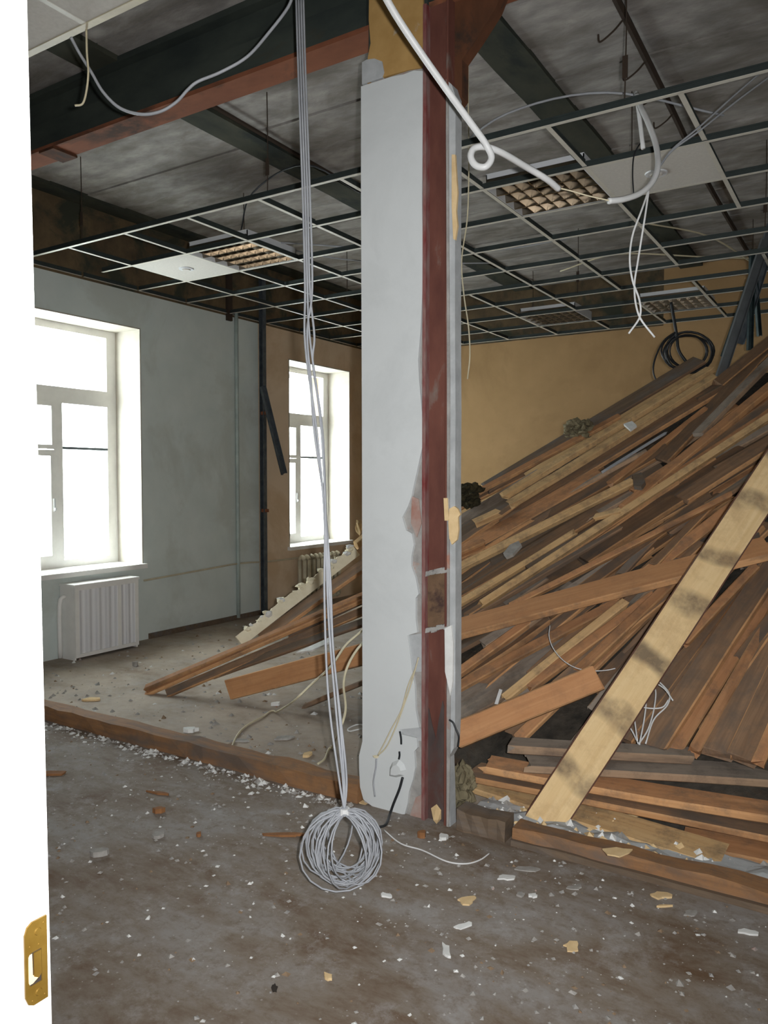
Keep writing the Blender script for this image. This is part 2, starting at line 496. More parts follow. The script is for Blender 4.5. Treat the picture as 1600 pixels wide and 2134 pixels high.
# corridor the photographer stands in
bm = B()
box(bm, -2.0, 1.6, -2.2, -2.0, 0, 3.0); box(bm, -2.2, -2.0, -2.2, YN0, 0, 3.0); box(bm, 1.6, 1.8, -2.2, YN0, 0, 3.0); box(bm, -2.2, 1.8, -2.2, YN0, 3.0, 3.1)
struct('wall_corridor', bm, M['near_wall'])

# reveals: white linings of the window openings
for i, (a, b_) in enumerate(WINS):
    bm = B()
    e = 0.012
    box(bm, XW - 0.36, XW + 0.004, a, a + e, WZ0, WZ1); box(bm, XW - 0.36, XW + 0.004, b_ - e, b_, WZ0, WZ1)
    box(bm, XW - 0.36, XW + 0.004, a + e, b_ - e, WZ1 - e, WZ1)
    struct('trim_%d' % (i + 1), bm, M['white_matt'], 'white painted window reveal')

def window(i, y0, label):
    """wooden double casement window, y0 = left side of the opening"""
    w = empty('window_%d' % i, (XW - 0.36, y0, WZ0)); w['kind'] = 'structure'; w['label'] = label
    X0, X1 = XW - 0.40, XW - 0.33
    L, R_ = y0 + 0.012, y0 + 1.198
    fr = B()
    box(fr, X0, X1, L, L + 0.10, WZ0, WZ1); box(fr, X0, X1, R_ - 0.10, R_, WZ0, WZ1)
    box(fr, X0, X1, L + 0.10, R_ - 0.10, WZ1 - 0.075, WZ1); box(fr, X0, X1, L + 0.10, R_ - 0.10, WZ0, WZ0 + 0.07)
    f = part('frame', fr, M['white'], w)
    part('transom', bx(X0 - 0.02, X1 + 0.01, L + 0.1, R_ - 0.1, 2.135, 2.275), M['white'], w)
    my = y0 + 0.535
    part('mullion', bx(X0, X1 + 0.012, my, my + 0.085, WZ0 + 0.07, 2.135), M['white'], w)
    # small opening light and casement on the left
    def sash(nm, a, b_, c, d, t, x0=X0 + 0.015, x1=X1 + 0.02):
        s = B()
        box(s, x0, x1, a, a + t, c, d); box(s, x0, x1, b_ - t, b_, c, d); box(s, x0, x1, a + t, b_ - t, c, c + t); box(s, x0, x1, a + t, b_ - t, d - t, d)
        so = part(nm, s, M['white'], w)
        part('pane', bx((x0 + x1) / 2 - 0.002, (x0 + x1) / 2 + 0.002, a + t, b_ - t, c + t, d - t), M['glass'], so)
        return so
    sash('vent_sash', L + 0.10, my, 1.735, 2.135, 0.035, X0 + 0.03, X1 + 0.035)
    c = sash('casement', L + 0.10, my, WZ0 + 0.07, 1.725, 0.05, X0 + 0.03, X1 + 0.035)
    hb = B(); box(hb, X1 + 0.035, X1 + 0.05, my - 0.033, my - 0.018, 1.20, 1.31); box(hb, X1 + 0.05, X1 + 0.065, my - 0.033, my - 0.018, 1.21, 1.23)
    part('handle', hb, M['lamp_white'], c)
    part('glazing_bar', bx(X0 + 0.02, X1, my + 0.085, R_ - 0.10, 1.738, 1.760), M['stud_dark'], w)
    for c_, d_ in ((WZ0 + 0.07, 1.738), (1.760, 2.135)):
        part('pane', bx(X0 + 0.03, X0 + 0.034, my + 0.085, R_ - 0.10, c_, d_), M['glass'], w)
    part('pane', bx(X0 + 0.03, X0 + 0.034, L + 0.1, R_ - 0.1, 2.275, WZ1 - 0.075), M['glass'], w)
    # outer window a hand's breadth further out
    ou = B(); xo = X0 - 0.12
    box(ou, xo, xo + 0.04, L, L + 0.2, WZ0, WZ1); box(ou, xo, xo + 0.04, R_ - 0.2, R_, 2.2, WZ1); box(ou, xo, xo + 0.04, R_ - 0.13, R_, WZ0, 2.2)
    box(ou, xo, xo + 0.04, L + 0.2, R_ - 0.2, WZ1 - 0.12, WZ1); box(ou, xo, xo + 0.04, L + 0.2, R_ - 0.13, WZ0, WZ0 + 0.06)
    part('outer_frame', ou, M['white'], w)
    sl = B(); box(sl, XW - 0.33, XW + 0.001, y0 + 0.013, y0 + 1.197, WZ0 - 0.035, WZ0 + 0.006); box(sl, XW + 0.001, XW + 0.05, y0 - 0.03, y0 + 1.22, WZ0 - 0.035, WZ0 + 0.006)
    part('window_sill', sl, M['white'], w)
window(1, 3.64, 'larger nearer white wooden window above the radiator cover')
window(2, 6.95, 'smaller farther white window in the apricot wall')

# dark skirting line along the window wall
bm = B(); box(bm, XW, XW + 0.012, 4.9, 6.44, 0.0, 0.05); box(bm, XW, XW + 0.012, 0.6, 3.7, 0, 0.05)
struct('baseboard_left', bm, M['wood_dark'])

# ------------------------------------------------------------------ ceiling slab, joists, main beam
ceil = struct('ceiling', bx(XW - WT, XR + 0.2, YN0 - 0.1, YF + 0.2, ZS + 0.03, ZS + 0.2), M['concrete'], 'bare sooty concrete ceiling with board marks')
JX = [-5.62, -3.69, -1.76, 0.17, 2.10]
rng = random.Random(5)
for j in range(len(JX)):
    xa = JX[j] + 0.115
    xb = JX[j + 1] - 0.115 if j + 1 < len(JX) else XR
    if xb - xa < 0.2: continue
    y = YN1
    while y < YF:
        wdt = rng.uniform(0.34, 0.46)
        y1 = min(y + wdt, YF)
        if not (y < 3.0 < y1): pass
        d = rng.uniform(0.0, 0.014)
        bm = B(); box(bm, xa, xb, y + 0.004, y1 - 0.004, ZS - d, ZS + 0.03)
        obj('concrete_panel', bm, M['concrete'], ceil)
        y = y1
JL = ['dark ceiling joist nearest the window wall', 'dark ceiling joist above the left louvre lamp', 'dark ceiling joist right of the column, running to the back wall', 'dark ceiling joist at the right edge', 'dark ceiling joist nearest the right wall']
for x, lb in zip(JX, JL):
    bm = B()
    nseg = 40
    prevv = None
    for k in range(nseg + 1):
        y = YN1 + (YF - YN1) * k / nseg
        wv = 0.115 + 0.012 * mnoise.noise(Vector((x, y * 2.3, 0)))
        wv2 = 0.115 + 0.012 * mnoise.noise(Vector((x, y * 2.3, 7)))
        q = [bm.verts.new((x - wv, y, ZS - 0.035)), bm.verts.new((x + wv2, y, ZS - 0.035)), bm.verts.new((x + wv2, y, ZS + 0.03)), bm.verts.new((x - wv, y, ZS + 0.03))]
        if prevv:
            for a in range(4): bm.faces.new((prevv[a], prevv[(a + 1) % 4], q[(a + 1) % 4], q[a]))
        else: bm.faces.new(q)
        prevv = q
    bm.faces.new(prevv[::-1])
    tag(obj('ceiling_joist', bm, M['joist']), lb, 'beam', 'dark joists of the slab')
# thin rods beside joists, the right one with wire hooks
bm = B(); tube(bm, [(-3.50, 3.12, 3.765), (-3.52, 5, 3.76), (-3.5, 8.9, 3.765)], 0.014, 5, 8)
tag(obj('ceiling_rod', bm, M['dark_line']), 'thin dark rod under the slab left of the column', 'rod')
rr = thing('hooked_ceiling_rod', 'dark rod with wire hooks under the slab at upper right', 'rod')
bm = B(); tube(bm, [(-1.10, 3.12, 3.77), (-1.13, 5, 3.755), (-1.17, 6.5, 3.76), (-1.17, 8.9, 3.765)], 0.02, 6, 8)
part('rod', bm, M['dark_line'], rr)
for y in (4.0, 4.45, 4.8, 5.15, 5.9):
    bm = B(); tube(bm, [(-1.13, y, 3.75), (-1.17, y - 0.02, 3.70), (-1.24, y, 3.68), (-1.25, y, 3.72)], 0.005, 5, 5)
    part('hook', bm, M['dark_line'], rr)

bmn = thing('main_beam', 'deep dark steel main ceiling beam with rust red underside', 'beam')
part('web', bx(XW, XR, 2.975, 3.015, 3.46, ZS - 0.012), M['beam_dark'], bmn)
bm = B(); box(bm, XW, XR, 2.93, 3.08, 3.44, 3.462, 0)
for f in bm.faces:
    if f.normal.y < -0.5 or True: pass
fl_ = part('bottom_flange', bm, M['rust'], bmn)
part('top_flange', bx(XW, XR, 2.92, 3.08, ZS - 0.045, ZS - 0.012), M['beam_dark'], bmn)
part('side_plate', bx(XW, -1.95, 2.935, 2.975, 3.462, 3.60), M['beam_dark'], bmn)
bm = B(); box(bm, -3.32, -3.20, 3.08, 3.22, 3.70, 3.78); box(bm, -4.30, -4.16, 2.925, 3.09, 3.425, 3.44)
part('clip', bm, M['gusset'], bmn)
bm = B()
prism(bm, [(-1.60, 2.955, 3.44), (-1.30, 2.955, 3.44), (-1.34, 2.955, 3.36), (-1.42, 2.955, 3.27), (-1.49, 2.955, 3.20), (-1.49, 2.955, 3.05), (-1.52, 2.955, 3.02), (-1.60, 2.955, 3.12)], Vector((0, 0.06, 0)))
part('gusset', bm, M['gusset'], bmn)

# ------------------------------------------------------------------ column
YC = 2.90
def cp(x, y, dy=0.0):
    p = at_y(x, y, YC + dy); return p
colm = thing('steel_column', 'tall column, white painted on the left with bare red steel on the right', 'column', loc=(-1.72, 3.0, 0))
xl = cp(752, 900).x; xs = cp(880, 900).x; xr = cp(947, 900).x
part('plaster_core', bx(xl + 0.006, xs, YC + 0.014, YC + 0.30, 0.0, 3.20), M['plaster'], colm)
right = [(882, 148), (880, 300), (879, 420), (882, 560), (876, 690), (871, 750), (873, 790), (879, 860), (880, 930), (868, 985), (860, 1020), (858, 1032), (850, 1055), (838, 1078), (846, 1105), (858, 1112), (862, 1135), (857, 1160), (857, 1180), (866, 1205), (872, 1238), (866, 1246), (866, 1290), (869, 1318), (849, 1324), (853, 1350), (858, 1395), (864, 1430), (866, 1480), (873, 1516), (833, 1520), (835, 1530), (868, 1538), (870, 1558), (863, 1566), (865, 1600), (860, 1625), (852, 1650), (849, 1675), (843, 1697)]
left = [(828, 1697), (800, 1690), (775, 1680), (757, 1666), (750, 1640), (748, 1600), (748, 1575), (755, 1545), (755, 1400), (754, 900), (752, 400), (752, 180)]
top = [(790, 168), (815, 160), (840, 155), (862, 147)]
bm = B(); prism(bm, [cp(*p) for p in right + left + top], Vector((0, 0.018, 0)))
part('white_face', bm, M['column_white'], colm)
# left return of the paint
part('side_face', bx(xl, xl + 0.012, YC + 0.018, YC + 0.31, 0.08, 3.19), M['column_white'], colm)
# ochre upper part
up_pts = [(765, 174), (800, 160), (850, 146), (886, 140), (888, 80), (880, -10), (876, -60), (770, -60), (768, 40), (772, 90), (766, 120)]
bm = B(); prism(bm, [cp(*p, dy=0.008) for p in up_pts], Vector((0, 0.05, 0)))
part('ochre_upper_plaster', bm, M['ochre'], colm)
part('upper_core', bx(xl + 0.03, xs + 0.01, YC + 0.02, YC + 0.30, 3.20, ZS), M['beam_dark'], colm)
bm = B(); prism(bm, [cp(*p, dy=0.004) for p in [(754, 176), (754, 130), (764, 124), (780, 122), (796, 128), (800, 150), (796, 162)]], Vector((0, 0.03, 0)))
part('plaster_patch', bm, M['plaster_grey'], colm)
# gray plaster seams beside steel: patches standing slightly proud of the core
for pl in ([(833, 1520), (873, 1516), (880, 1522), (880, 1545), (850, 1540)], [(849, 1324), (880, 1320), (880, 1400), (862, 1400)]):
    bm = B(); prism(bm, [cp(*p, dy=0.010) for p in pl], Vector((0, 0.02, 0)))
    part('plaster_patch', bm, M['plaster_grey'], colm)
# exposed brick-red patches low down and mid height
for pl in ([(866, 1662), (880, 1655), (880, 1720), (862, 1728), (852, 1705)], [(858, 1034), (872, 1040), (878, 1090), (868, 1120), (856, 1090)]):
    bm = B(); prism(bm, [cp(*p, dy=0.009) for p in pl], Vector((0, 0.01, 0)))
    part('brick_patch', bm, M['brick'], colm)
# steel channel
xf0, xf1 = cp(880, 900).x, cp(887, 900).x
part('near_flange', bx(xf0 + 0.001, xf1, YC - 0.004, YC + 0.06, 0.0, 3.44), M['red_edge'], colm)
xw1 = cp(929, 900).x
part('web', bx(xf1, xw1 + 0.005, YC + 0.030, YC + 0.045, 0.0, 3.44), M['steel_red'], colm)
part('far_flange', bx(xw1 - 0.004, xw1 + 0.006, YC + 0.0, YC + 0.06, 0.0, 3.44), M['steel_red'], colm)
bm = B(); prism(bm, [cp(*p, dy=0.027) for p in [(887, 1730), (887, 1500), (893, 1475), (900, 1510), (908, 1540), (914, 1500), (922, 1460), (929, 1490), (929, 1730)]], Vector((0, 0.004, 0)))  # darker grey plate over the lower web
part('dark_web_foot', bm, M['steel_dark'], colm)
zb0, zb1 = cp(905, 1310).z, cp(905, 1192).z
part('cover_plate', bx(xf1, xw1 - 0.004, YC + 0.020, YC + 0.030, zb0, zb1), M['steel_brown'], colm)
rg = random.Random(3)
for zc in (zb0, zb1):
    bm = B()
    for k in range(9):
        x = xf1 + (xw1 - xf1) * k / 8
        z = zc + (k - 4) * 0.003 + rg.uniform(-0.004, 0.004)
        obox(bm, Vector((x, YC + 0.012, z)), Vector((0.008, 0, 0.002)), Vector((0, 0.012, 0)), Vector((0, 0.002, rg.uniform(0.007, 0.012))))
    part('mortar_ridge', bm, M['plaster'], colm)
# plaster strip on the right, ragged outer edge
strip_l = [(929, 165), (929, 300), (929, 500), (932, 700), (931, 900), (930, 1050), (932, 1150), (930, 1300), (929, 1480), (931, 1600), (930, 1728)]
strip_r = [(938, 1728), (936, 1640), (934, 1580), (945, 1560), (948, 1500), (949, 1300), (949, 1120), (948, 1000), (949, 860), (948, 700), (948, 520), (949, 330), (949, 200), (941, 176)]
bm = B(); prism(bm, [cp(*p, dy=0.003) for p in strip_l + strip_r], Vector((0, 0.055, 0)))
part('side_plaster', bm, M['plaster_grey'], colm)
# light inner bead of the strip
bm = B(); prism(bm, [cp(*p, dy=-0.003) for p in [(929, 200), (934, 205), (935, 500), (937, 800), (936, 1100), (936, 1300), (938, 1420), (937, 1600), (935, 1728), (930, 1728), (931, 1300), (931, 800)]], Vector((0, 0.006, 0)))
part('plaster_bead', bm, M['plaster'], colm)
for pl, mm in (([(941, 322), (948, 322), (951, 372), (953, 400), (950, 440), (953, 470), (948, 500), (944, 498), (941, 430)], 'chip_tan'),
               ([(936, 1060), (946, 1055), (953, 1060), (959, 1072), (954, 1078), (955, 1105), (952, 1125), (941, 1135), (936, 1122), (934, 1090)], 'chip_tan'),
               ([(924, 1038), (932, 1038), (935, 1085), (926, 1085)], 'chip_tan'),
               ([(926, 1310), (940, 1303), (944, 1340), (943, 1420), (938, 1450), (927, 1400)], 'chip_white')):
    bm = B(); prism(bm, [cp(*p, dy=-0.008) for p in pl], Vector((0, 0.012, 0)))
    part('loose_chip', bm, M[mm], colm)
# chased hole and white filler lump, skirting remnant
bm = B()
for k in range(5):
    pass
pts = [(812, 1600), (818, 1588), (832, 1583), (842, 1592), (846, 1604), (842, 1616), (826, 1620), (811, 1617)]
c0 = cp(829, 1603)
vs0 = [bm.verts.new(cp(*p, dy=-0.001)) for p in pts]
vs1 = [bm.verts.new(c0 + (cp(*p) - c0) * 0.6 + Vector((0, -0.02, 0))) for p in pts]
for k in range(8): bm.faces.new((vs0[k], vs0[(k + 1) % 8], vs1[(k + 1) % 8], vs1[k]))
bm.faces.new(vs1); bm.faces.new(vs0[::-1])
part('filler_lump', bm, M['column_white'], colm)
for a, b_ in (((833, 1524), (836, 1551)), ((832, 1566), (831, 1582))):
    bm = B(); tube(bm, [cp(*a, dy=-0.002), cp((a[0] + b_[0]) / 2 + 1, (a[1] + b_[1]) / 2, dy=-0.003), cp(*b_, dy=-0.002)], 0.0045, 5, 3)
    part('buried_cable', bm, M['cable_black'], colm)
bm = B(); prism(bm, [cp(*p, dy=-0.006) for p in [(748, 1672), (775, 1684), (810, 1694), (845, 1702), (846, 1716), (815, 1712), (780, 1700), (750, 1688)]], Vector((0, 0.03, 0)))
part('skirting_remnant', bm, M['chip_tan'], colm)

def lump(bm, c, sx, sy, sz, seed, sub=1):
    r = bmesh.ops.create_icosphere(bm, subdivisions=sub, radius=1.0)
    g = random.Random(seed)
    for v in r['verts']:
        k = 1 + g.uniform(-0.28, 0.28)
        v.co = Vector((v.co.x * sx * k, v.co.y * sy * k, v.co.z * sz * k)) + Vector(c)
bm = B(); p = at_z(905, 1722, 0); lump(bm, (p.x, YC - 0.01, 0.045), 0.024, 0.022, 0.05, 4)
tag(obj('mortar_lump', bm, M['chip_tan']), 'pale mortar lump at the foot of the steel column', 'rubble piece')

# ------------------------------------------------------------------ floor sill timbers (old partition)
def timber(name, x0, x1, y0, y1, z0, z1, mat, label, seg=18, seed=1, amp=0.006):
    bm = B(); g = random.Random(seed); prev = None
    L = x1 - x0
    for k in range(seg + 1):
        x = -L / 2 + L * k / seg
        j = lambda: g.uniform(-amp, amp)
        q = [bm.verts.new((x, (y0 - y1) / 2 + j(), 0)), bm.verts.new((x, (y1 - y0) / 2 + j(), 0)), bm.verts.new((x, (y1 - y0) / 2 + j(), z1 - z0 + j())), bm.verts.new((x, (y0 - y1) / 2 + j(), z1 - z0 + j()))]
        if prev:
            for a in range(4): bm.faces.new((prev[a], prev[(a + 1) % 4], q[(a + 1) % 4], q[a]))
        else: bm.faces.new(q)
        prev = q
    bm.faces.new(prev[::-1])
    o = obj(name, bm, mat)
    o.location = ((x0 + x1) / 2, (y0 + y1) / 2, z0)
    if label: tag(o, label, 'timber')
    return o
timber('sill_timber', -5.6, -1.97, 2.885, 2.985, 0.0, 0.085, M['wood_sill'], 'long brown timber lying on the floor left of the column', 30, 2)
timber('sill_timber', -1.22, 1.55, 2.895, 2.985, 0.025, 0.072, M['wood_sill'], 'long brown timber on the floor in front of the heap, right of the column', 30, 3)
timber('sill_underlay', -1.22, 1.55, 2.880, 2.975, 0.0, 0.025, M['wood_dark'], 'dark strip under the timber in front of the heap', 30, 4, 0.003)
timber('timber_offcut', -1.47, -1.25, 2.89, 2.98, 0.0, 0.085, M['wood_dark'], 'short dark timber block right against the column foot', 6, 5)

# ------------------------------------------------------------------ left wall: stud, pipes, radiator cover, radiator
def channel(bm, p0, p1, w, d, up, t=0.004):
    """C section between two points: web width w, flange depth d towards 'up'"""
    p0, p1 = Vector(p0), Vector(p1)
    ax = (p1 - p0); L = ax.length; ax.normalize()
    up = Vector(up); up = (up - ax * up.dot(ax)).normalized(); sd = ax.cross(up)
    c = (p0 + p1) / 2
    obox(bm, c, ax * L / 2, sd * w / 2, up * t / 2)
    for s in (-1, 1): obox(bm, c + sd * s * (w / 2 - t / 2) + up * d / 2, ax * L / 2, sd * t / 2, up * d / 2)
st = thing('partition_stud', 'tall dark galvanised wall stud between the two windows', 'stud')
bm = B(); channel(bm, (XW + 0.055, 6.475, 0), (XW + 0.055, 6.475, 3.62), 0.055, 0.05, (0, -1, 0)); part('channel', bm, M['stud_dark'], st)
for z in (1.12, 2.17):
    part('bracket', bx(XW + 0.02, XW + 0.10, 6.44, 6.485, z, z + 0.035), M['rust'], st)
bm = B()
a = at_x(545, 805, XW + 0.12); b_ = at_x(590, 988, XW + 0.16)
channel(bm, a, b_, 0.075, 0.03, (1, 0, 0))
tag(obj('dangling_stud', bm, M['stud_dark']), 'grey metal profile hanging askew from the tall stud', 'stud')
bm = B(); y = at_x(491, 900, XW).y; tube(bm, [(XW + 0.02, y, 0.0), (XW + 0.02, y, 1.5), (XW + 0.02, y, 3.2)], 0.02, 8, 2)
tag(obj('riser_pipe', bm, M['pipe'], smooth=True), 'vertical pipe painted wall grey left of the dark stud', 'pipe')
bm = B(); tube(bm, [at_x(300, 1210, XW + 0.02), at_x(420, 1188, XW + 0.02), at_x(500, 1174, XW + 0.02), at_x(560, 1170, XW + 0.02), at_x(640, 1160, XW + 0.02)], 0.009, 6, 4)
tag(obj('heating_pipe', bm, M['iron_cream']), 'thin yellowed pipe running along the wall below the windows', 'pipe')
bm = B(); box(bm, XW + 0.0, XW + 0.03, 5.95, 6.02, 3.10, 3.75)
tag(obj('wall_post', bm, M['dark_line']), 'dark brown post on the bare wall above the grid', 'post')

rc = thing('radiator_cover', 'white perforated radiator cover under the nearer window', 'radiator cover', loc=(XW + 0.1, 4.27, 0))
ry0, ry1, rz0, rz1 = 3.98, 4.62, 0.0, 0.60
bm = B()
xo = XW + 0.20
part('side_panel', bx(XW + 0.01, xo - 0.013, ry0, ry0 + 0.015, rz0, rz1), M['white'], rc)
part('side_panel', bx(XW + 0.01, xo - 0.013, ry1 - 0.015, ry1, rz0, rz1), M['white'], rc)
part('top', bx(XW + 0.01, xo + 0.012, ry0 - 0.008, ry1 + 0.008, rz1, rz1 + 0.02), M['white'], rc)
bm = B()
for a, b_ in ((ry0, ry0 + 0.035), (ry0 + 0.42, ry0 + 0.455), (ry1 - 0.035, ry1)): box(bm, xo - 0.012, xo + 0.004, a, b_, rz0 + 0.02, rz1)
for a, b_ in ((ry0 + 0.035, ry0 + 0.42), (ry0 + 0.455, ry1 - 0.035)):
    box(bm, xo - 0.012, xo + 0.004, a, b_, rz1 - 0.03, rz1); box(bm, xo - 0.012, xo + 0.004, a, b_, rz0 + 0.02, rz0 + 0.05)
part('front_frame', bm, M['white'], rc)
def flutes(y0, y1, n):
    bm = B(); m = n * 8; prev = None
    for k in range(m + 1):
        y = y0 + (y1 - y0) * k / m
        x = xo - 0.006 + 0.004 * math.cos(2 * math.pi * n * k / m)
        q = [bm.verts.new((x, y, rz0 + 0.05)), bm.verts.new((x, y, rz1 - 0.03)), bm.verts.new((x - 0.003, y, rz1 - 0.03)), bm.verts.new((x - 0.003, y, rz0 + 0.05))]
        if prev:
            for a in range(4): bm.faces.new((prev[a], prev[(a + 1) % 4], q[(a + 1) % 4], q[a]))
        else: bm.faces.new(q)
        prev = q
    bm.faces.new(prev[::-1]); return bm
part('perforated_panel', flutes(ry0 + 0.035, ry0 + 0.42, 4), M['perforated'], rc)
part('perforated_panel', flutes(ry0 + 0.455, ry1 - 0.035, 2), M['perforated'], rc)
bm = B(); tube(bm, [(XW + 0.07, 3.93, 0.0), (XW + 0.07, 3.93, 0.45), (XW + 0.07, 3.98, 0.52)], 0.018, 8, 4); part('supply_pipe', bm, M['white'], rc, True)

rad = thing('iron_radiator', 'cream cast iron radiator under the farther window behind the planks', 'radiator', loc=(XW + 0.1, 7.5, 0))
for k in range(9):
    y = 7.06 + k * 0.085
    bm = B()
    for s in (-1, 1):
        tube(bm, [(XW + 0.10 + s * 0.035, y, 0.10), (XW + 0.10 + s * 0.035, y, 0.55)], 0.024, 8, 1)
    tube(bm, [(XW + 0.065, y, 0.55), (XW + 0.10, y, 0.585), (XW + 0.135, y, 0.55)], 0.026, 8, 4); tube(bm, [(XW + 0.065, y, 0.10), (XW + 0.10, y, 0.07), (XW + 0.135, y, 0.10)], 0.026, 8, 4)
    part('section', bm, M['iron_cream'], rad, True)

# ------------------------------------------------------------------ suspended grid, tiles, lamps
GY = [3.665 + 0.58 * i for i in range(10)]
GX = [-1.389 + 0.612 * k for k in range(-7, 6)]
grid = thing('suspended_ceiling_grid', 'stripped suspended ceiling grid of white T bars over the whole room', 'ceiling grid')
def tbar(L, along):
    bm = B()
    def bb(a0, a1, c0, c1, z0, z1, mi):
        if along == 'x': box(bm, a0, a1, c0, c1, z0, z1, mi)
        else: box(bm, c0, c1, a0, a1, z0, z1, mi)
    bb(0, L, -0.012, 0.012, 0, 0.002, 0)
    bb(0, L, -0.0015, 0.0015, 0.002, 0.034, 1)
    bb(0, L, -0.004, 0.004, 0.030, 0.038, 1)
    return bm
g0 = None
rng = random.Random(11)
for i, y in enumerate(GY):
    if y > 8.95: continue
    x0 = -5.66 if i != 1 else -5.42
    o = obj('main_runner', tbar(1.55 - x0, 'x'), [M['tee_face'], M['tee_web']], grid)
    o.location = (x0, y, ZG); o.rotation_euler = (0, rng.uniform(-0.0015, 0.0015), rng.uniform(-0.001, 0.001))
ct = None
keep_out = {(6, 6), (9, 6), (10, 5), (8, 3), (4, 4), (9, 3), (10, 2), (11, 1), (7, 5), (5, 7)}
for i in range(len(GY) - 1):
    if GY[i + 1] > 8.95: continue
    for k, x in enumerate(GX):
        if (k, i) in keep_out or k > 11: continue
        if k >= 8 and i >= 3 and (k + i) % 3 == 0: continue
        if ct is None:
            ct = obj('cross_tee', tbar(0.556, 'y'), [M['tee_face'], M['tee_web']], grid); c = ct
        else: c = share(ct, 'cross_tee', grid)
        c.location = (x, GY[i] + 0.012, ZG + 0.0005)
def hanger(x, y, z0=ZG + 0.03):
    bm = B(); tube(bm, [(x, y, z0), (x + 0.004, y, (z0 + ZS) / 2), (x, y, ZS - 0.01)], 0.0035, 5, 2)
    obox(bm, Vector((x, y, z0 + 0.15)), Vector((0.012, 0, 0)), Vector((0, 0.003, 0)), Vector((0, 0, 0.05)))
    o = obj('hanger_wire', bm, M['dark_line'], grid)
for x, y in ((-3.15, 3.665), (-4.9, 3.665), (-2.28, 3.665), (-1.02, 3.665), (0.1, 3.665), (-4.4, 4.825), (-1.3, 4.825), (-2.9, 5.405), (-0.7, 5.985), (-3.6, 5.985), (-4.6, 6.565), (-2.4, 7.145), (-1.0, 7.725), (-3.3, 8.305)):
    hanger(x, y)

def tile(x0, y0, label, sx=0.612, sy=0.58, rosette=True):
    t = thing('ceiling_tile', label, 'ceiling tile', loc=(x0 + sx / 2, y0 + sy / 2, ZG))
    part('panel', bx(x0 + 0.012, x0 + sx - 0.012, y0 + 0.012, y0 + sy - 0.012, ZG + 0.0005, ZG + 0.014), M['tile'], t)
    if rosette:
        c = (x0 + sx / 2, y0 + sy / 2)
        bm = B(); cyl(bm, (c[0], c[1], ZG - 0.006), (0, 0, 1), 0.058, 0.062, 0.008, 24); part('rosette', bm, M['lamp_white'], t)
        bm = B(); cyl(bm, (c[0], c[1], ZG - 0.014), (0, 0, 1), 0.030, 0.036, 0.010, 20); part('detector_base', bm, M['tile'], t)
tile(GX[1], GY[1], 'ceiling tile with a round rosette beside the left louvre lamp')
tile(GX[7], GY[1], 'ceiling tile with a round rosette at right, above the hanging wires')

def lamp(x0, y0, label, group, sx=0.612, sy=0.58):
    t = thing('louvre_lamp', label, 'ceiling lamp', group, loc=(x0 + sx / 2, y0 + sy / 2, ZG))
    a, b_, c, d = x0 + 0.014, x0 + sx - 0.014, y0 + 0.014, y0 + sy - 0.014
    bm = B(); w = 0.006
    box(bm, a, b_, c, c + w, ZG + 0.003, ZG + 0.085); box(bm, a, b_, d - w, d, ZG + 0.003, ZG + 0.085)
    box(bm, a, a + w, c, d, ZG + 0.003, ZG + 0.085); box(bm, b_ - w, b_, c, d, ZG + 0.003, ZG + 0.085)
    box(bm, a, b_, c, d, ZG + 0.085, ZG + 0.09)
    part('housing', bm, M['lamp_white'], t)
    nx, ny = 4, 6
    for i in range(nx + 1):
        yy = c + w + (d - c - 2 * w) * i / nx
        bm = B()
        prism(bm, [(a + w, yy - 0.004, ZG + 0.004), (a + w, yy + 0.004, ZG + 0.004), (a + w, yy + 0.016, ZG + 0.055), (a + w, yy - 0.016, ZG + 0.055)], Vector((b_ - a - 2 * w, 0, 0)))
        part('long_reflector', bm, M['chrome'], t)
    for i in range(1, ny + 1):
        xx = a + w + (b_ - a - 2 * w) * i / (ny + 1)
        for q in range(nx):
            y0_ = c + w + (d - c - 2 * w) * q / nx + 0.010; y1_ = c + w + (d - c - 2 * w) * (q + 1) / nx - 0.010
            bm = B(); prism(bm, [(xx - 0.002, y0_, ZG + 0.004), (xx + 0.002, y0_, ZG + 0.004), (xx + 0.010, y0_, ZG + 0.045), (xx - 0.010, y0_, ZG + 0.045)], Vector((0, y1_ - y0_, 0)))
            part('louvre_blade', bm, M['chrome'], t)
LG = 'louvre lamps in the stripped grid'
lamp(GX[2], GY[1], 'square mirror louvre lamp left of the column', LG)
lamp(GX[6], GY[1], 'square mirror louvre lamp right of the column, behind the white conduit', LG)
lamp(GX[4], GY[7], 'small looking far louvre lamp just above the back wall, mirror blades showing', LG)
lamp(GX[6], GY[7], 'far louvre lamp at right seen mostly as its white housing', LG)

# intact tiled ceiling close to the doorway
cc = thing('tiled_ceiling_remnant', 'intact white tiled ceiling corner at the upper left', 'ceiling')
ex = [-2.543 - 0.612, -2.543, -1.931]
xs_ = [-2.543 + 0.612 * k for k in range(-5, 9)]
for k in range(len(xs_) - 1):
    for (a, b_) in ((1.34, 1.935), (0.74, 1.34)):
        part('tile_panel', bx(xs_[k] + 0.011, xs_[k + 1] - 0.011, a + 0.011, b_ - 0.011, ZG + 0.001, ZG + 0.015), M['tile'], cc)
for x in xs_:
    bm = B(); box(bm, x - 0.012, x + 0.012, 0.52, 1.93, ZG - 0.001, ZG + 0.001); box(bm, x - 0.0015, x + 0.0015, 0.52, 1.93, ZG, ZG + 0.035)
    part('tee', bm, M['tee_face'], cc)
part('tee', bx(XW, XR, 1.328, 1.352, ZG - 0.0015, ZG + 0.0005), M['tee_face'], cc)
bm = B(); box(bm, XW, XR, 1.925, 1.955, ZG - 0.003, ZG + 0.0); box(bm, XW, XR, 1.951, 1.955, ZG, ZG + 0.035)
part('edge_trim', bm, M['iron_cream'], cc)

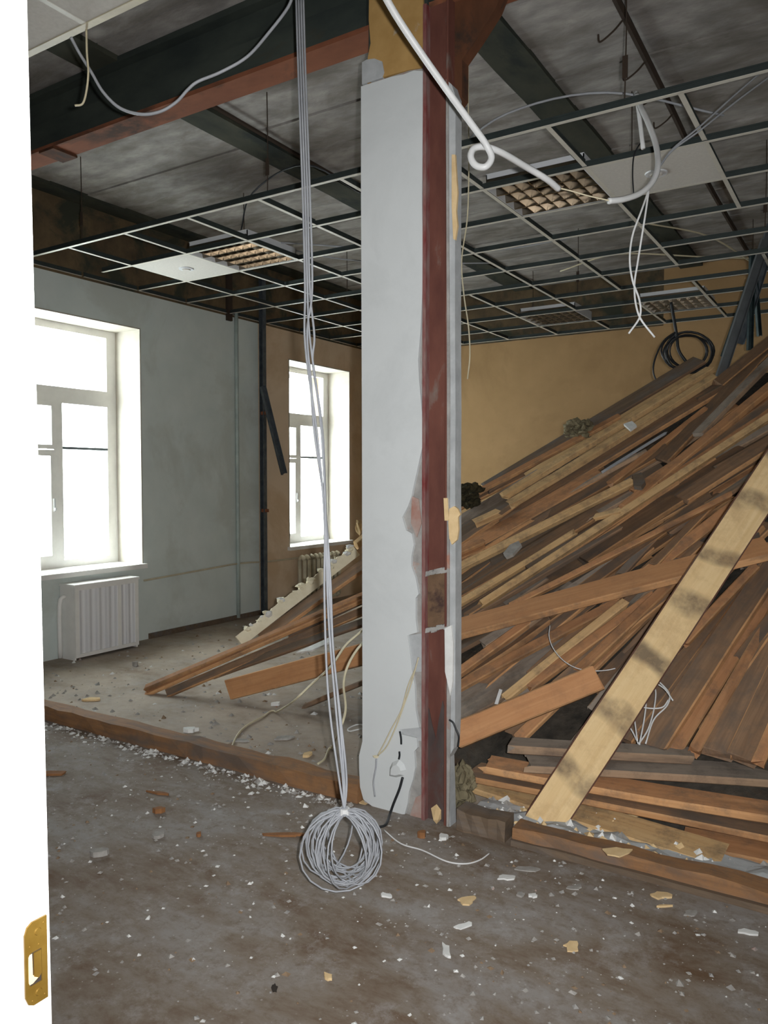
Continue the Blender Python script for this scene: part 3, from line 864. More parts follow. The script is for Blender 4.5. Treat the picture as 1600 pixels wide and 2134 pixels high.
# ------------------------------------------------------------------ doorway jamb with strike plate
jm = empty('door_1', (DX0 - 0.03, 0.4, 0)); jm['kind'] = 'structure'; jm['label'] = 'white door frame post with a brass strike plate'
LEAN = 0.010
def lean(o):
    for v in o.data.vertices:
        z = v.co.z
        v.co.x += -LEAN * (z - 0.9) * 1.0
    return o
lean(part('jamb', bx(DX0 - 0.055, DX0, 0.10, 0.515, 0.0, DZ), M['white'], jm))
lean(part('stop_bead', bx(DX0, DX0 + 0.006, 0.10, 0.478, 0.0, DZ), M['white'], jm))
part('head', bx(DX0 - 0.06, DX1 + 0.06, 0.10, 0.515, DZ, DZ + 0.05), M['white'], jm)
part('jamb', bx(DX1, DX1 + 0.055, 0.10, 0.515, 0.0, DZ), M['white'], jm)
def pp(u, v, dx=0.0):
    """u 0..1 across plate (near -> far), v 0..1 up"""
    return Vector((DX0 + dx, 0.4835 + 0.0265 * u, 0.902 + 0.092 * v))
outer = [(0.35, 0), (1, 0), (1, 1), (0.35, 1), (0.12, 0.96), (0, 0.87), (0, 0.13), (0.12, 0.04)]
def ring(bm, o_, i_, d):
    n = len(o_)
    A = [bm.verts.new(p) for p in o_]; Bq = [bm.verts.new(p) for p in i_]
    C = [bm.verts.new(p + d) for p in o_]; D = [bm.verts.new(p + d) for p in i_]
    for k in range(n):
        j = (k + 1) % n
        bm.faces.new((A[k], A[j], Bq[j], Bq[k])); bm.faces.new((C[k], C[j], D[j], D[k])); bm.faces.new((A[k], A[j], C[j], C[k])); bm.faces.new((Bq[k], Bq[j], D[j], D[k]))
inner = [(0.40, 0.24), (0.74, 0.24), (0.74, 0.64), (0.40, 0.64), (0.22, 0.64), (0.14, 0.60), (0.14, 0.30), (0.22, 0.24)]
bm = B(); ring(bm, [pp(*p) for p in outer], [pp(*p) for p in inner], Vector((0.0022, 0, 0)))
sp = part('strike_plate', bm, M['brass'], jm)
bm = B(); prism(bm, [pp(*p, dx=0.0002) for p in inner], Vector((0.0004, 0, 0))); part('mortice', bm, M['dark_hole'], sp)
bm = B(); prism(bm, [pp(*p, dx=0.0006) for p in [(0.40, 0.34), (0.60, 0.30), (0.72, 0.34), (0.72, 0.62), (0.40, 0.62)]], Vector((0.0018, 0, 0))); part('latch_lip', bm, M['brass'], sp)
bm = B(); prism(bm, [pp(*p, dx=0.0008) for p in [(0.16, 0.26), (0.36, 0.26), (0.62, 0.30), (0.36, 0.36), (0.34, 0.62), (0.18, 0.62)]], Vector((0.0002, 0, 0))); part('bare_wood', bm, M['chip_tan'], sp)
for v in (0.13, 0.86):
    bm = B(); cyl(bm, pp(0.58, v, 0.0022), (1, 0, 0), 0.0042, 0.0034, 0.0012, 14); part('screw', bm, M['brass'], sp)
for u, v in ((0.85, 0.93), (0.22, 0.72), (0.62, 0.70), (0.3, 0.06), (0.85, 0.06)):
    bm = B(); cyl(bm, pp(u, v, 0.0022), (1, 0, 0), 0.0013, 0.0006, 0.0008, 8); part('dimple', bm, M['brass'], sp)

# ------------------------------------------------------------------ the plank heap
P0 = at_z(305, 1440, 0); Q0 = at_z(1110, 1690, 0)
rC = ray(1490, 770); C0 = EYE + rC * 6.0
PN = (Q0 - P0).cross(C0 - P0).normalized()
if PN.z < 0: PN = -PN
def ps(x, y, lift=0.0):
    r = ray(x, y)
    return EYE + r * (((P0 + PN * lift - EYE).dot(PN)) / r.dot(PN))

EDGE = {'wood_light': 'wood_light', 'wood_stained': 'wood_red', 'wood_orange': 'wood_edge', 'wood_fresh': 'wood_edge', 'wood_brown': 'wood_edge', 'wood_dark': 'wood_brown', 'wood_grey': 'wood_edge_dull'}
def plank(p1, p2, w, t, mat, label, group=None, roll=0.0, up=None, seed=0, name='floorboard', cat='board', ragged=0.02, bow=0.01, edge=None):
    p1, p2 = Vector(p1), Vector(p2)
    ax = p2 - p1; L = ax.length; ax.normalize()
    up = Vector(up) if up is not None else PN
    az = (up - ax * up.dot(ax)).normalized()
    az = (Matrix.Rotation(roll, 3, ax) @ az)
    ay = az.cross(ax)
    g = random.Random(seed * 7 + 13)
    seg = max(4, min(10, int(L / 0.4)))
    bm = B(); prev = None
    bw = g.uniform(-bow, bow); ch = min(0.006, t * 0.2)
    for k in range(seg + 1):
        u = k / seg
        x = -L / 2 + L * u
        z0 = bw * (1 - (2 * u - 1) ** 2)
        ww = w / 2 * (1 + g.uniform(-0.02, 0.02)); 
        prof = [(-ww + ch, -t / 2), (ww - ch, -t / 2), (ww, -t / 2 + ch), (ww, t / 2 - ch), (ww - ch, t / 2), (-ww + ch, t / 2), (-ww, t / 2 - ch), (-ww, -t / 2 + ch)]
        q = []
        for yy, zz in prof:
            xx = x
            if k in (0, seg): xx += g.uniform(-ragged, ragged)
            q.append(bm.verts.new((xx, yy, zz + z0)))
        if prev:
            for a in range(8):
                fc = bm.faces.new((prev[a], prev[(a + 1) % 8], q[(a + 1) % 8], q[a]))
                if a in (1, 2, 3, 5, 6, 7): fc.material_index = 1
        else: bm.faces.new(q)
        prev = q
    bm.faces.new(prev[::-1])
    o = obj(name, bm, [M[mat], M[edge or EDGE[mat]]])
    mw = Matrix((( ax.x, ay.x, az.x, 0), (ax.y, ay.y, az.y, 0), (ax.z, ay.z, az.z, 0), (0, 0, 0, 1)))
    mw.translation = (p1 + p2) / 2
    o.matrix_world = mw
    if label: tag(o, label, cat, group)
    return o

# rubble body under the boards
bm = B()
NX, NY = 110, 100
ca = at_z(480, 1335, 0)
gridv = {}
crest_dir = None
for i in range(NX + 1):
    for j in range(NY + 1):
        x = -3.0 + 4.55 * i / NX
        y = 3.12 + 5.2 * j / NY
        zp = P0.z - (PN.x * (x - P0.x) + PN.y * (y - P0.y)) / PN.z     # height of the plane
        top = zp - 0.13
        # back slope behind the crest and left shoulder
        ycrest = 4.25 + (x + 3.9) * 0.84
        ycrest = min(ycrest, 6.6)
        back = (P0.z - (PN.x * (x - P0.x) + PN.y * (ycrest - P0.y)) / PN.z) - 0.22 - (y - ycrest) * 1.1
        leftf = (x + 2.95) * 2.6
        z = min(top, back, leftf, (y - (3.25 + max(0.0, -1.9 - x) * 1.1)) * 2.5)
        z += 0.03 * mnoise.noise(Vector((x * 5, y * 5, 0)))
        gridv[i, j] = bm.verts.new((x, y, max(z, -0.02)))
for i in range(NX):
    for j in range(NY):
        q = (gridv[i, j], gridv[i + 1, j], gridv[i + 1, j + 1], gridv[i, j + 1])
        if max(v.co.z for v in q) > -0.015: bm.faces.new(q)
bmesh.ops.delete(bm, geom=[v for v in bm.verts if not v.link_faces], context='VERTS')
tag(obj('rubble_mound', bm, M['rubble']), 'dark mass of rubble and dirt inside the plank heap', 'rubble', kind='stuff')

def slope_at(x, y):
    t = (x - 950) / 650 * 0.5 + (y - 900) / 700 * 0.8
    return -0.64 - max(0.0, t - 0.55) * 1.8

POLY = [(955, 1090), (1050, 1055), (1490, 800), (1600, 715), (1900, 560), (2050, 700), (2050, 1560), (1600, 1575), (1070, 1555), (985, 1500), (955, 1470), (780, 1420), (780, 1250)]
def inside(x, y):
    c = False; n = len(POLY)
    for i in range(n):
        x1, y1 = POLY[i]; x2, y2 = POLY[(i + 1) % n]
        if (y1 > y) != (y2 > y) and x < (x2 - x1) * (y - y1) / (y2 - y1) + x1: c = not c
    return c
rng = random.Random(21)
made = 0; tries = 0
fill_m = ['wood_brown', 'wood_dark', 'wood_brown', 'wood_dark', 'wood_orange', 'wood_brown', 'wood_grey']
FL = ['dark brown board in the lower layer of the heap', 'dirty dark board in the lower layer of the heap']
pts_done = []
while made < 150 and tries < 9000:
    tries += 1
    x = rng.uniform(790, 2000); y = rng.uniform(720, 1550)
    if not inside(x, y): continue
    s = slope_at(x, y) * rng.uniform(0.86, 1.14)
    lp = rng.uniform(90, 260)
    dx = lp / math.sqrt(1 + s * s)
    a = (x - dx, y - dx * s); b_ = (x + dx, y + dx * s)
    if not (inside(*a) and inside(*b_)): continue
    if any(abs(x - q[0]) < 12 and abs(y - q[1]) < 12 for q in pts_done): continue
    pts_done.append((x, y))
    l1 = rng.uniform(-0.11, -0.03) if made < 80 else rng.uniform(-0.03, 0.02)
    m_ = fill_m[rng.randrange(len(fill_m))]
    if x > 1590: wh = 'at the far right end of the heap'
    elif y < 960: wh = 'just below the crest of the heap'
    elif y > 1180 and x > 1250 + (1454 - y) * 0.66 + 60: wh = 'among the steep boards right of the leaning plank'
    elif y > 1330 - (x - 950) * 0.265: wh = 'in the hollow below the wide orange board'
    elif x < 1200: wh = 'in the left slope of the heap by the column'
    else: wh = 'in the middle of the heap above the wide orange board'
    kd = {'wood_brown': 'brown', 'wood_dark': 'dirty dark', 'wood_orange': 'orange brown', 'wood_grey': 'dusty grey'}[m_]
    slim = 'slim' if made >= 80 else 'half buried'
    lab = slim + ' ' + kd + ' board ' + wh
    plank(ps(*a, l1), ps(*b_, l1 + rng.uniform(-0.02, 0.03)), (rng.uniform(0.07, 0.13) if made < 80 else rng.uniform(0.035, 0.075)), rng.uniform(0.025, 0.04), m_, lab, slim + ' ' + kd + ' boards ' + wh, roll=rng.uniform(-0.5, 0.5), seed=made + 100)
    made += 1

# boards one can pick out: (x1,y1,x2,y2, width, thickness, lift1, lift2, roll, material, label)
BO = [
 # crest
 (915, 1112, 1130, 985, 0.12, 0.03, -0.07, -0.07, 0.1, 'wood_grey', 'dusty grey board end between the column and the pale crest boards'),
 (915, 1140, 1110, 1022, 0.13, 0.03, -0.04, -0.04, 0.1, 'wood_dark', 'dark dusty board end right of the column under the small pale block'),
 (930, 1070, 1090, 990, 0.07, 0.03, -0.09, -0.09, 0.3, 'wood_brown', 'brown board end behind the dark fluffy clump'),
 (1012, 1018, 1455, 752, 0.13, 0.03, -0.06, -0.06, 0.2, 'wood_dark', 'grey shadowed board along the very crest of the heap'),
 (985, 1032, 1290, 868, 0.07, 0.03, -0.05, -0.05, 0.0, 'wood_orange', 'orange board end just behind the pale crest boards'),
 (1050, 1034, 1482, 769, 0.075, 0.045, 0.03, 0.03, 0.0, 'wood_light', 'upper of the two pale boards along the heap crest'),
 (1062, 1052, 1490, 786, 0.075, 0.045, 0.035, 0.035, 0.0, 'wood_light', 'lower of the two pale boards along the heap crest'),
 (1040, 1088, 1500, 806, 0.17, 0.035, -0.02, -0.01, 0.0, 'wood_brown', 'wide brown board directly below the pale crest boards'),
 (925, 1175, 1255, 985, 0.15, 0.035, 0.01, 0.0, 0.0, 'wood_orange', 'orange brown board emerging right of the column below the crest'),
 (960, 1178, 1390, 935, 0.08, 0.04, 0.0, 0.0, 0.3, 'wood_brown', 'brown board beside the thin grey metal strip'),
 (900, 1212, 1320, 1004, 0.055, 0.05, 0.03, 0.03, 0.4, 'wood_light', 'slim pale edge board with a dark broken end'),
 (1270, 1010, 1470, 855, 0.05, 0.04, 0.02, 0.02, 0.3, 'wood_orange', 'thin orange batten under the grey metal strip'),
 (1380, 960, 1610, 715, 0.11, 0.035, 0.02, 0.02, 0.0, 'wood_brown', 'brown board at the upper right ending near the metal studs'),
 (1497, 800, 1680, 655, 0.10, 0.035, 0.03, 0.03, 0.2, 'wood_brown', 'topmost brown board at the right edge'),
 (1455, 905, 1700, 660, 0.09, 0.035, 0.05, 0.05, -0.2, 'wood_grey', 'grey brown board crossing the right edge near the top'),
 (1300, 1060, 1650, 770, 0.075, 0.045, 0.04, 0.05, 0.0, 'wood_orange', 'long orange board left of the dark end grain stump'),
 (1350, 1035, 1720, 758, 0.07, 0.035, 0.02, 0.03, 0.2, 'wood_brown', 'dull brown board parallel below the long orange board'),
 (1000, 1262, 1760, 766, 0.045, 0.05, 0.06, 0.07, 0.5, 'wood_light', 'longest slim pale batten climbing through the middle of the heap'),
 (930, 1250, 1245, 1068, 0.10, 0.035, 0.0, 0.0, 0.2, 'wood_brown', 'brown board passing right behind the column at mid heap'),
 (940, 1268, 1195, 1112, 0.04, 0.045, 0.04, 0.03, 0.4, 'wood_light', 'short pale batten beside the column at mid heap'),
 (1205, 1165, 1560, 940, 0.19, 0.035, -0.01, 0.0, 0.0, 'wood_brown', 'wide brown board in the middle of the heap above the thin orange batten'),
 (1100, 1190, 1420, 1002, 0.10, 0.035, 0.01, 0.01, 0.15, 'wood_dark', 'dark board between the pale batten and the wide brown board'),
 (1060, 1265, 1525, 1030, 0.035, 0.045, 0.05, 0.06, 0.5, 'wood_orange', 'thin orange batten resting above the wide orange board'),
 (1380, 1010, 1700, 800, 0.06, 0.035, 0.06, 0.06, 0.2, 'wood_orange', 'orange board above the middle of the right edge'),
 (1420, 1040, 1720, 850, 0.12, 0.035, 0.02, 0.02, 0.0, 'wood_brown', 'broad brown board left of the leaning pale plank'),
 (1290, 1200, 1400, 1085, 0.05, 0.03, 0.0, 0.0, 0.2, 'wood_dark', 'short dark lath above the wide orange board'),
 (1360, 1180, 1480, 1055, 0.05, 0.03, 0.01, 0.01, 0.2, 'wood_brown', 'short brown lath above the wide orange board near the leaning plank'),
 # wide orange board and those under it
 (930, 1318, 1600, 1142, 0.185, 0.04, 0.10, 0.20, -0.15, 'wood_fresh', 'long wide orange board lying across the heap behind the leaning plank'),
 (935, 1418, 1100, 1298, 0.05, 0.045, 0.03, 0.02, 0.3, 'wood_orange', 'orange batten running under the wide orange board by the column'),
 (940, 1440, 1290, 1255, 0.06, 0.035, 0.01, 0.0, 0.2, 'wood_orange', 'rusty orange board below the wide orange board'),
 (930, 1490, 1240, 1310, 0.22, 0.03, -0.03, -0.03, 0.0, 'wood_grey', 'broad grey dusty board in the hollow right of the column'),
 (1050, 1458, 1300, 1258, 0.05, 0.04, 0.03, 0.03, 0.2, 'wood_light', 'pale lath above the short stubby plank'),
 (1098, 1435, 1360, 1245, 0.06, 0.04, 0.02, 0.02, 0.2, 'wood_orange', 'orange lath above the short stubby plank'),
 (1150, 1440, 1390, 1240, 0.07, 0.035, 0.03, 0.02, 0.1, 'wood_brown', 'brown lath right of the pale lath'),
 (1205, 1400, 1400, 1215, 0.06, 0.035, 0.05, 0.04, 0.1, 'wood_orange', 'orange lath ending behind the leaning pale plank'),
 # steep boards at right
 (1300, 1540, 1600, 1170, 0.10, 0.04, 0.0, 0.0, 0.1, 'wood_brown', 'steep brown board just right of the leaning pale plank'),
 (1425, 1340, 1575, 1180, 0.045, 0.04, 0.06, 0.07, 0.3, 'wood_orange', 'short orange batten right of the leaning pale plank'),
 (1360, 1560, 1640, 1135, 0.12, 0.04, 0.03, 0.03, 0.0, 'wood_brown', 'steep broad brown board with a reddish worn face'),
 (1408, 1562, 1640, 1190, 0.06, 0.04, 0.0, 0.0, 0.3, 'wood_orange', 'steep narrow orange board in the right part of the heap'),
 (1446, 1566, 1640, 1230, 0.05, 0.045, 0.03, 0.03, 0.3, 'wood_orange', 'second steep narrow orange board in the right part of the heap'),
 (1488, 1572, 1640, 1270, 0.15, 0.04, 0.02, 0.02, 0.0, 'wood_brown', 'steep wide dark brown board with a cracked right edge'),
 (1545, 1580, 1660, 1330, 0.12, 0.04, 0.03, 0.03, 0.0, 'wood_brown', 'steep wide brown board at the right edge'),
 (1580, 1590, 1650, 1430, 0.05, 0.04, 0.05, 0.05, 0.2, 'wood_orange', 'short orange board at the right edge above the flat boards'),
]
for i, (x1, y1, x2, y2, w, t, a, b_, ro, m_, lb) in enumerate(BO):
    plank(ps(x1, y1, a), ps(x2, y2, b_), w, t, m_, lb, None, ro, seed=i)

# the big pale plank leaning steeply over the heap
pA, pB = at_depth(1128, 1723, 3.26), at_depth(1720, 820, 3.95)
plank(pA, pB, 0.165, 0.04, 'wood_stained', 'big pale plank with dark cross stains leaning over the heap', roll=-0.40, up=-CF, seed=77, ragged=0.03)
# short stubby plank beside the column
plank(at_depth(948, 1534, 3.62), at_depth(1243, 1413, 3.62), 0.118, 0.05, 'wood_fresh', 'short stubby orange plank beside the column foot', roll=-0.05, up=-CF + Vector((0, 0, 0.4)), seed=78, ragged=0.012)
# flat boards at the foot of the heap
UZ = Vector((0, 0, 1))
FLAT = [
 (1000, 1632, 1503, 1786, 0.17, 0.03, 0.045, 'wood_light', 'broad pale board lying flat in front of the heap'),
 (1430, 1748, 1900, 1850, 0.14, 0.03, 0.04, 'wood_orange', 'flat orange board at the right edge beyond the broad pale board'),
 (985, 1608, 1900, 1790, 0.16, 0.03, 0.10, 'wood_brown', 'flat brown board behind the broad pale board'),
 (1012, 1592, 1800, 1722, 0.13, 0.035, 0.16, 'wood_orange', 'flat orange board with a lit front edge at the foot of the heap'),
 (1100, 1588, 1800, 1632, 0.15, 0.035, 0.215, 'wood_grey', 'flat grey board with a pale front edge below the steep boards'),
 (1066, 1553, 1440, 1575, 0.10, 0.04, 0.27, 'wood_grey', 'short bluish grey board topmost of the flat boards'),
]
for i, (x1, y1, x2, y2, w, t, z, m_, lb) in enumerate(FLAT):
    plank(at_z(x1, y1, z), at_z(x2, y2, z), w, t, m_, lb, None, 0.12, up=UZ, seed=200 + i)
# left group
LEFT = [
 ((303, 1434), 0.05, (1010, 1128), 0.05, 0.05, 0.030, 0.0, 'wood_orange', 'upper of the two long boards reaching farthest left on the floor'),
 ((306, 1445), 0.02, (1010, 1142), 0.02, 0.055, 0.030, 0.0, 'wood_orange', 'lower of the two long boards reaching farthest left on the floor'),
 ((346, 1446), 0.0, (980, 1178), -0.02, 0.06, 0.030, 0.5, 'wood_brown', 'thin brown lath under the two long left boards'),
 ((440, 1408), -0.02, (800, 1282), -0.03, 0.06, 0.03, 0.3, 'wood_dark', 'dark lath between the left boards and the low orange plank'),
 ((548, 1330), 0.0, (830, 1128), 0.0, 0.13, 0.03, 0.0, 'wood_brown', 'brown board under the cream crusted board'),
 ((600, 1322), -0.04, (850, 1205), -0.04, 0.10, 0.03, 0.0, 'wood_dark', 'dark board deep behind the hanging cables'),
]
for i, (p, a, q, b_, w, t, ro, m_, lb) in enumerate(LEFT):
    plank(ps(*p, a), ps(*q, b_), w, t, m_, lb, None, ro, seed=300 + i)
pL = at_z(478, 1437, 0.085); pR = at_depth(800, 1352, 4.75)
plank(pL, pR, 0.135, 0.035, 'wood_fresh', 'low wide orange plank with its end on the floor left of the column', roll=0.0, up=-CF + Vector((0, 0, 0.35)), seed=310)
plank(at_z(640, 1470, 0.03), at_depth(800, 1405, 4.6), 0.09, 0.03, 'wood_dark', 'dark board on the floor beneath the low wide orange plank', up=UZ, seed=311)
# cream crusted board, ragged top
cr = thing('cream_crusted_board', 'cream plaster crusted board topping the left slope of the heap', 'board')
a, b_ = ps(498, 1335, 0.05), ps(742, 1146, 0.05)
ax = (b_ - a).normalized(); up2 = (-CF - ax * (-CF).dot(ax)).normalized(); ay = up2.cross(ax)
if ay.z < 0: ay = -ay
bm = B(); g = random.Random(9)
n = 44; Lc = (b_ - a).length
low = [a + ax * (Lc * k / 6) - ay * 0.045 for k in range(7)]
hi = [a + ax * (Lc * k / n) + ay * (0.036 + 0.022 * mnoise.noise(Vector((k * 0.23, 3, 0))) + 0.014 * mnoise.noise(Vector((k * 0.9, 0, 0))) + g.uniform(-0.003, 0.003)) for k in range(n, -1, -1)]
prism(bm, low + hi, -up2 * 0.05)
part('crust', bm, M['cream_board'], cr)
for k in range(34):
    u = g.uniform(0.0, 0.99)
    bm = B(); lump(bm, a + ax * Lc * u + ay * g.uniform(0.02, 0.05) + up2 * g.uniform(-0.02, 0.006), g.uniform(0.012, 0.045), g.uniform(0.012, 0.03), g.uniform(0.010, 0.026), 50 + k)
    part('crumb', bm, M['cream_board'] if k % 4 else M['chip_white'], cr)
bm = B(); q = [ps(618, 1362, 0.02), ps(690, 1330, 0.02), ps(686, 1342, 0.03), ps(650, 1358, 0.03)]
prism(bm, q, PN * 0.012); tag(obj('plaster_sheet', bm, M['chip_white']), 'white plaster sheet scrap stuck between the left planks', 'plaster piece')
# bits in the heap
plank(ps(1258, 982, 0.07), ps(1386, 903, 0.07), 0.022, 0.012, 'galv' if False else 'wood_grey', None, seed=401, name='metal_strip')
o = bpy.context.scene.objects['metal_strip'] if 'metal_strip' in bpy.context.scene.objects else None
o.data.materials.clear(); o.data.materials.append(M['cable_grey']); tag(o, 'thin light grey metal strip lying on the heap', 'strip')
bm = B(); prism(bm, [ps(x, y, 0.07) for x, y in [(1320, 998), (1338, 992), (1346, 1010), (1338, 1022), (1322, 1020)]], PN * 0.03)
tag(obj('end_grain_stump', bm, M['wood_dark']), 'dark stump end beside the slim pale board', 'board')
plank(ps(992, 1090, 0.07), ps(1040, 1068, 0.07), 0.06, 0.05, 'wood_light', 'small pale wood block on the heap right of the column', None, 0.1, seed=403, name='wood_block', cat='wood block')
plank(ps(1240, 1078, 0.09), ps(1292, 1064, 0.09), 0.045, 0.03, 'wood_light', 'small pale batten end in the middle of the heap', None, 0.1, seed=404, name='wood_block', cat='wood block')
bm = B(); prism(bm, [ps(x, y, 0.09) for x, y in [(1300, 888), (1318, 882), (1327, 890), (1314, 900)]], PN * 0.02)
tag(obj('plaster_crumb', bm, M['chip_white']), 'white plaster crumb on the crest boards', 'plaster piece')
bm = B(); prism(bm, [at_depth(1037, 1468, 4.0), at_depth(1030, 1467, 4.0), at_depth(1040, 1436, 4.05), at_depth(1046, 1438, 4.05)], Vector((0, 0.006, 0)))
tag(obj('plastic_strip', bm, M['cable_white']), 'small upright white plastic strip above the stubby plank', 'strip')
bm = B(); prism(bm, [ps(x, y, 0.08) for x, y in [(1050, 1158), (1064, 1140), (1082, 1132), (1088, 1140), (1070, 1160), (1056, 1166)]], PN * 0.02)
tag(obj('plaster_crumb', bm, M['chip_grey']), 'grey plaster lump on the heap near the column', 'plaster piece')
# dark wool tufts
def tuft(x, y, lift, s, n, mat, label, seed):
    bm = B(); g = random.Random(seed); c = ps(x, y, lift)
    for k in range(n):
        lump(bm, c + Vector((g.uniform(-s, s), g.uniform(-s, s) * 0.7, g.uniform(-s, s) * 0.7)), g.uniform(0.015, 0.045), g.uniform(0.015, 0.045), g.uniform(0.012, 0.035), seed + k)
    tag(obj('wool_tuft', bm, M[mat]), label, 'insulation')
tuft(966, 1030, 0.04, 0.11, 110, 'wool', 'dark fluffy clump on the heap just right of the column', 60)
tuft(1205, 895, -0.03, 0.09, 80, 'wool_grey', 'olive grey wool lump behind the pale crest boards', 120)
def tuft_floor(x, y, z, s, n, mat, label, seed):
    bm = B(); g = random.Random(seed); c = at_z(x, y, z)
    for k in range(n):
        lump(bm, c + Vector((g.uniform(-s, s) * 0.5, g.uniform(-s, s) * 0.6, g.uniform(-s, s) * 0.9)), g.uniform(0.012, 0.03), g.uniform(0.012, 0.03), g.uniform(0.015, 0.035), seed + k)
    tag(obj('wool_tuft', bm, M[mat]), label, 'insulation')
tuft_floor(958, 1640, 0.08, 0.09, 110, 'wool_grey', 'olive brown wool clump by the column foot', 180)
bm = B(); p = ps(748, 1100, 0.09); lump(bm, p, 0.03, 0.03, 0.06, 8, 2)
tag(obj('plaster_lump', bm, M['chip_tan']), 'tan lump peeking out left of the column at sill height', 'plaster piece')
plank(ps(742, 1136, 0.05), ps(820, 1078, 0.05), 0.06, 0.05, 'wood_light', 'pale board end peeking out left of the column', None, 0, seed=410)

# metal studs leaning at the upper right
ST = [((1497, 792), (1594, 500), 6.0, 6.1, 0.07, 'galv', 'light grey metal stud leaning at the upper right'),
      ((1508, 745), (1572, 560), 6.2, 6.3, 0.06, 'stud_teal', 'dark metal stud left behind the light leaning stud'),
      ((1560, 730), (1566, 520), 6.3, 6.2, 0.04, 'stud_teal', 'dark upright metal profile at the upper right'),
      ((1535, 715), (1610, 470), 6.4, 6.3, 0.10, 'stud_dark', 'broad dull metal stud behind the light leaning stud'),
      ((1580, 700), (1568, 540), 6.5, 6.3, 0.03, 'stud_teal', 'thin dark profile tilting left at the upper right')]
for i, (a, b_, d1, d2, w, m_, lb) in enumerate(ST):
    bm = B(); channel(bm, at_depth(*a, d1), at_depth(*b_, d2), w, 0.035, -CF)
    tag(obj('metal_stud', bm, M[m_]), lb, 'stud')

# ------------------------------------------------------------------ cables
def cable(name, pts, r, mat, label, cat='cable', group=None, n=6, k=6, ridge=0, smooth=True, parent=None):
    bm = B(); tube(bm, pts, r, n, k, ridge=ridge)
    if parent: return part(name, bm, M[mat], parent, smooth)
    return tag(obj(name, bm, M[mat], smooth=smooth), label, cat, group)
D = at_depth
hb = thing('hanging_cable_bundle', 'bundle of grey cables hanging from the ceiling into a coil on the floor', 'cable', loc=tuple(at_z(716, 1846, 0)))
knot = D(718, 1690, 2.72)
base = [(624, -20, 3.15), (629, 150, 3.1), (638, 400, 3.0), (643, 600, 2.92)]
strands = [
 [(636, 720, 2.88), (660, 900, 2.84), (676, 1080, 2.8), (676, 1250, 2.78), (684, 1450, 2.75), (706, 1620, 2.73)],
 [(645, 700, 2.87), (668, 880, 2.84), (678, 1060, 2.8), (684, 1280, 2.78), (700, 1480, 2.75), (714, 1620, 2.73)],
 [(655, 700, 2.87), (652, 760, 2.86), (672, 900, 2.84), (680, 1100, 2.8), (690, 1300, 2.78), (708, 1500, 2.75), (718, 1640, 2.73)],
 [(640, 690, 2.88), (648, 800, 2.86), (655, 900, 2.84), (676, 1050, 2.81), (688, 1200, 2.79), (694, 1350, 2.77), (710, 1500, 2.75), (722, 1620, 2.73)]]
for i, s in enumerate(strands):
    o_ = (i - 1.5) * 5
    pts = [D(x + o_, y, d - 0.008 * i) for x, y, d in base] + [D(x, y, d) for x, y, d in s] + [knot]
    cable('strand', pts, 0.0042, 'cable_grey', None, parent=hb)
rng = random.Random(8)
for i in range(22):
    rad_ = rng.uniform(0.105, 0.135)
    yaw = rng.uniform(-1.15, 1.15) + YAW
    hx = Vector((math.cos(yaw), math.sin(yaw), 0))
    tilt = rng.uniform(-0.2, 0.2)
    dn = (Vector((0, 0, -1)) + CR * tilt + CF * rng.uniform(-0.12, 0.12)).normalized()
    hx = (hx - dn * hx.dot(dn)).normalized()
    tp = knot + Vector((rng.uniform(-0.01, 0.01), rng.uniform(-0.01, 0.01), rng.uniform(-0.015, 0.01)))
    wv, hv = rad_ * rng.uniform(0.85, 1.1), rad_
    m = 18
    pts = []
    for k in range(m):
        th = 2 * math.pi * k / m
        p = tp + dn * (hv * (1 - math.cos(th))) + hx * (wv * math.sin(th))
        p.z = max(p.z, 0.006)
        pts.append(p)
    bm = B(); tube(bm, pts, 0.0034, 5, 1, closed=True)
    part('coil_loop', bm, M['cable_grey'], hb, True)
bm = B(); cyl(bm, knot + Vector((0, 0, -0.012)), (0, 0, 1), 0.018, 0.018, 0.022, 12); part('binding', bm, M['cable_white'], hb)

cable('swagged_cable', [D(x, y, d) for x, y, d in [(612, -20, 3.0), (600, 15, 3.0), (560, 68, 3.0), (515, 118, 3.0), (460, 150, 3.0), (412, 170, 3.0), (390, 188, 3.0), (368, 212, 3.0), (335, 232, 3.0), (295, 238, 3.0), (250, 225, 3.0), (215, 192, 3.0), (190, 150, 3.0), (165, 110, 3.0), (148, 78, 2.95)]], 0.006, 'cable_grey', 'grey cable sagging across the dark beam at upper left')
cable('dangling_wire', [D(x, y, 2.95) for x, y in [(180, 62), (181, 110), (184, 150), (180, 190), (172, 216), (156, 220)]], 0.004, 'cable_cream', 'thin wire dangling from the tiled ceiling corner')
cable('white_conduit', [D(x, y, d) for x, y, d in [(795, -20, 2.55), (830, 40, 2.6), (880, 115, 2.65), (940, 200, 2.72), (985, 262, 2.78), (1012, 300, 2.82), (1024, 328, 2.83), (1012, 347, 2.83), (992, 345, 2.84), (981, 328, 2.85), (987, 310, 2.86), (1010, 306, 2.87), (1045, 318, 2.9), (1100, 350, 3.0), (1140, 374, 3.05), (1164, 394, 3.1)]], 0.0125, 'cable_white', 'thick white conduit with a loop, sweeping down right from the column top', 'conduit', n=8, k=8)
cable('bare_wire', [D(x, y, 3.12) for x, y in [(1160, 391), (1190, 398), (1225, 408), (1274, 419)]], 0.003, 'cable_cream', 'thin wire joining the two white conduits')
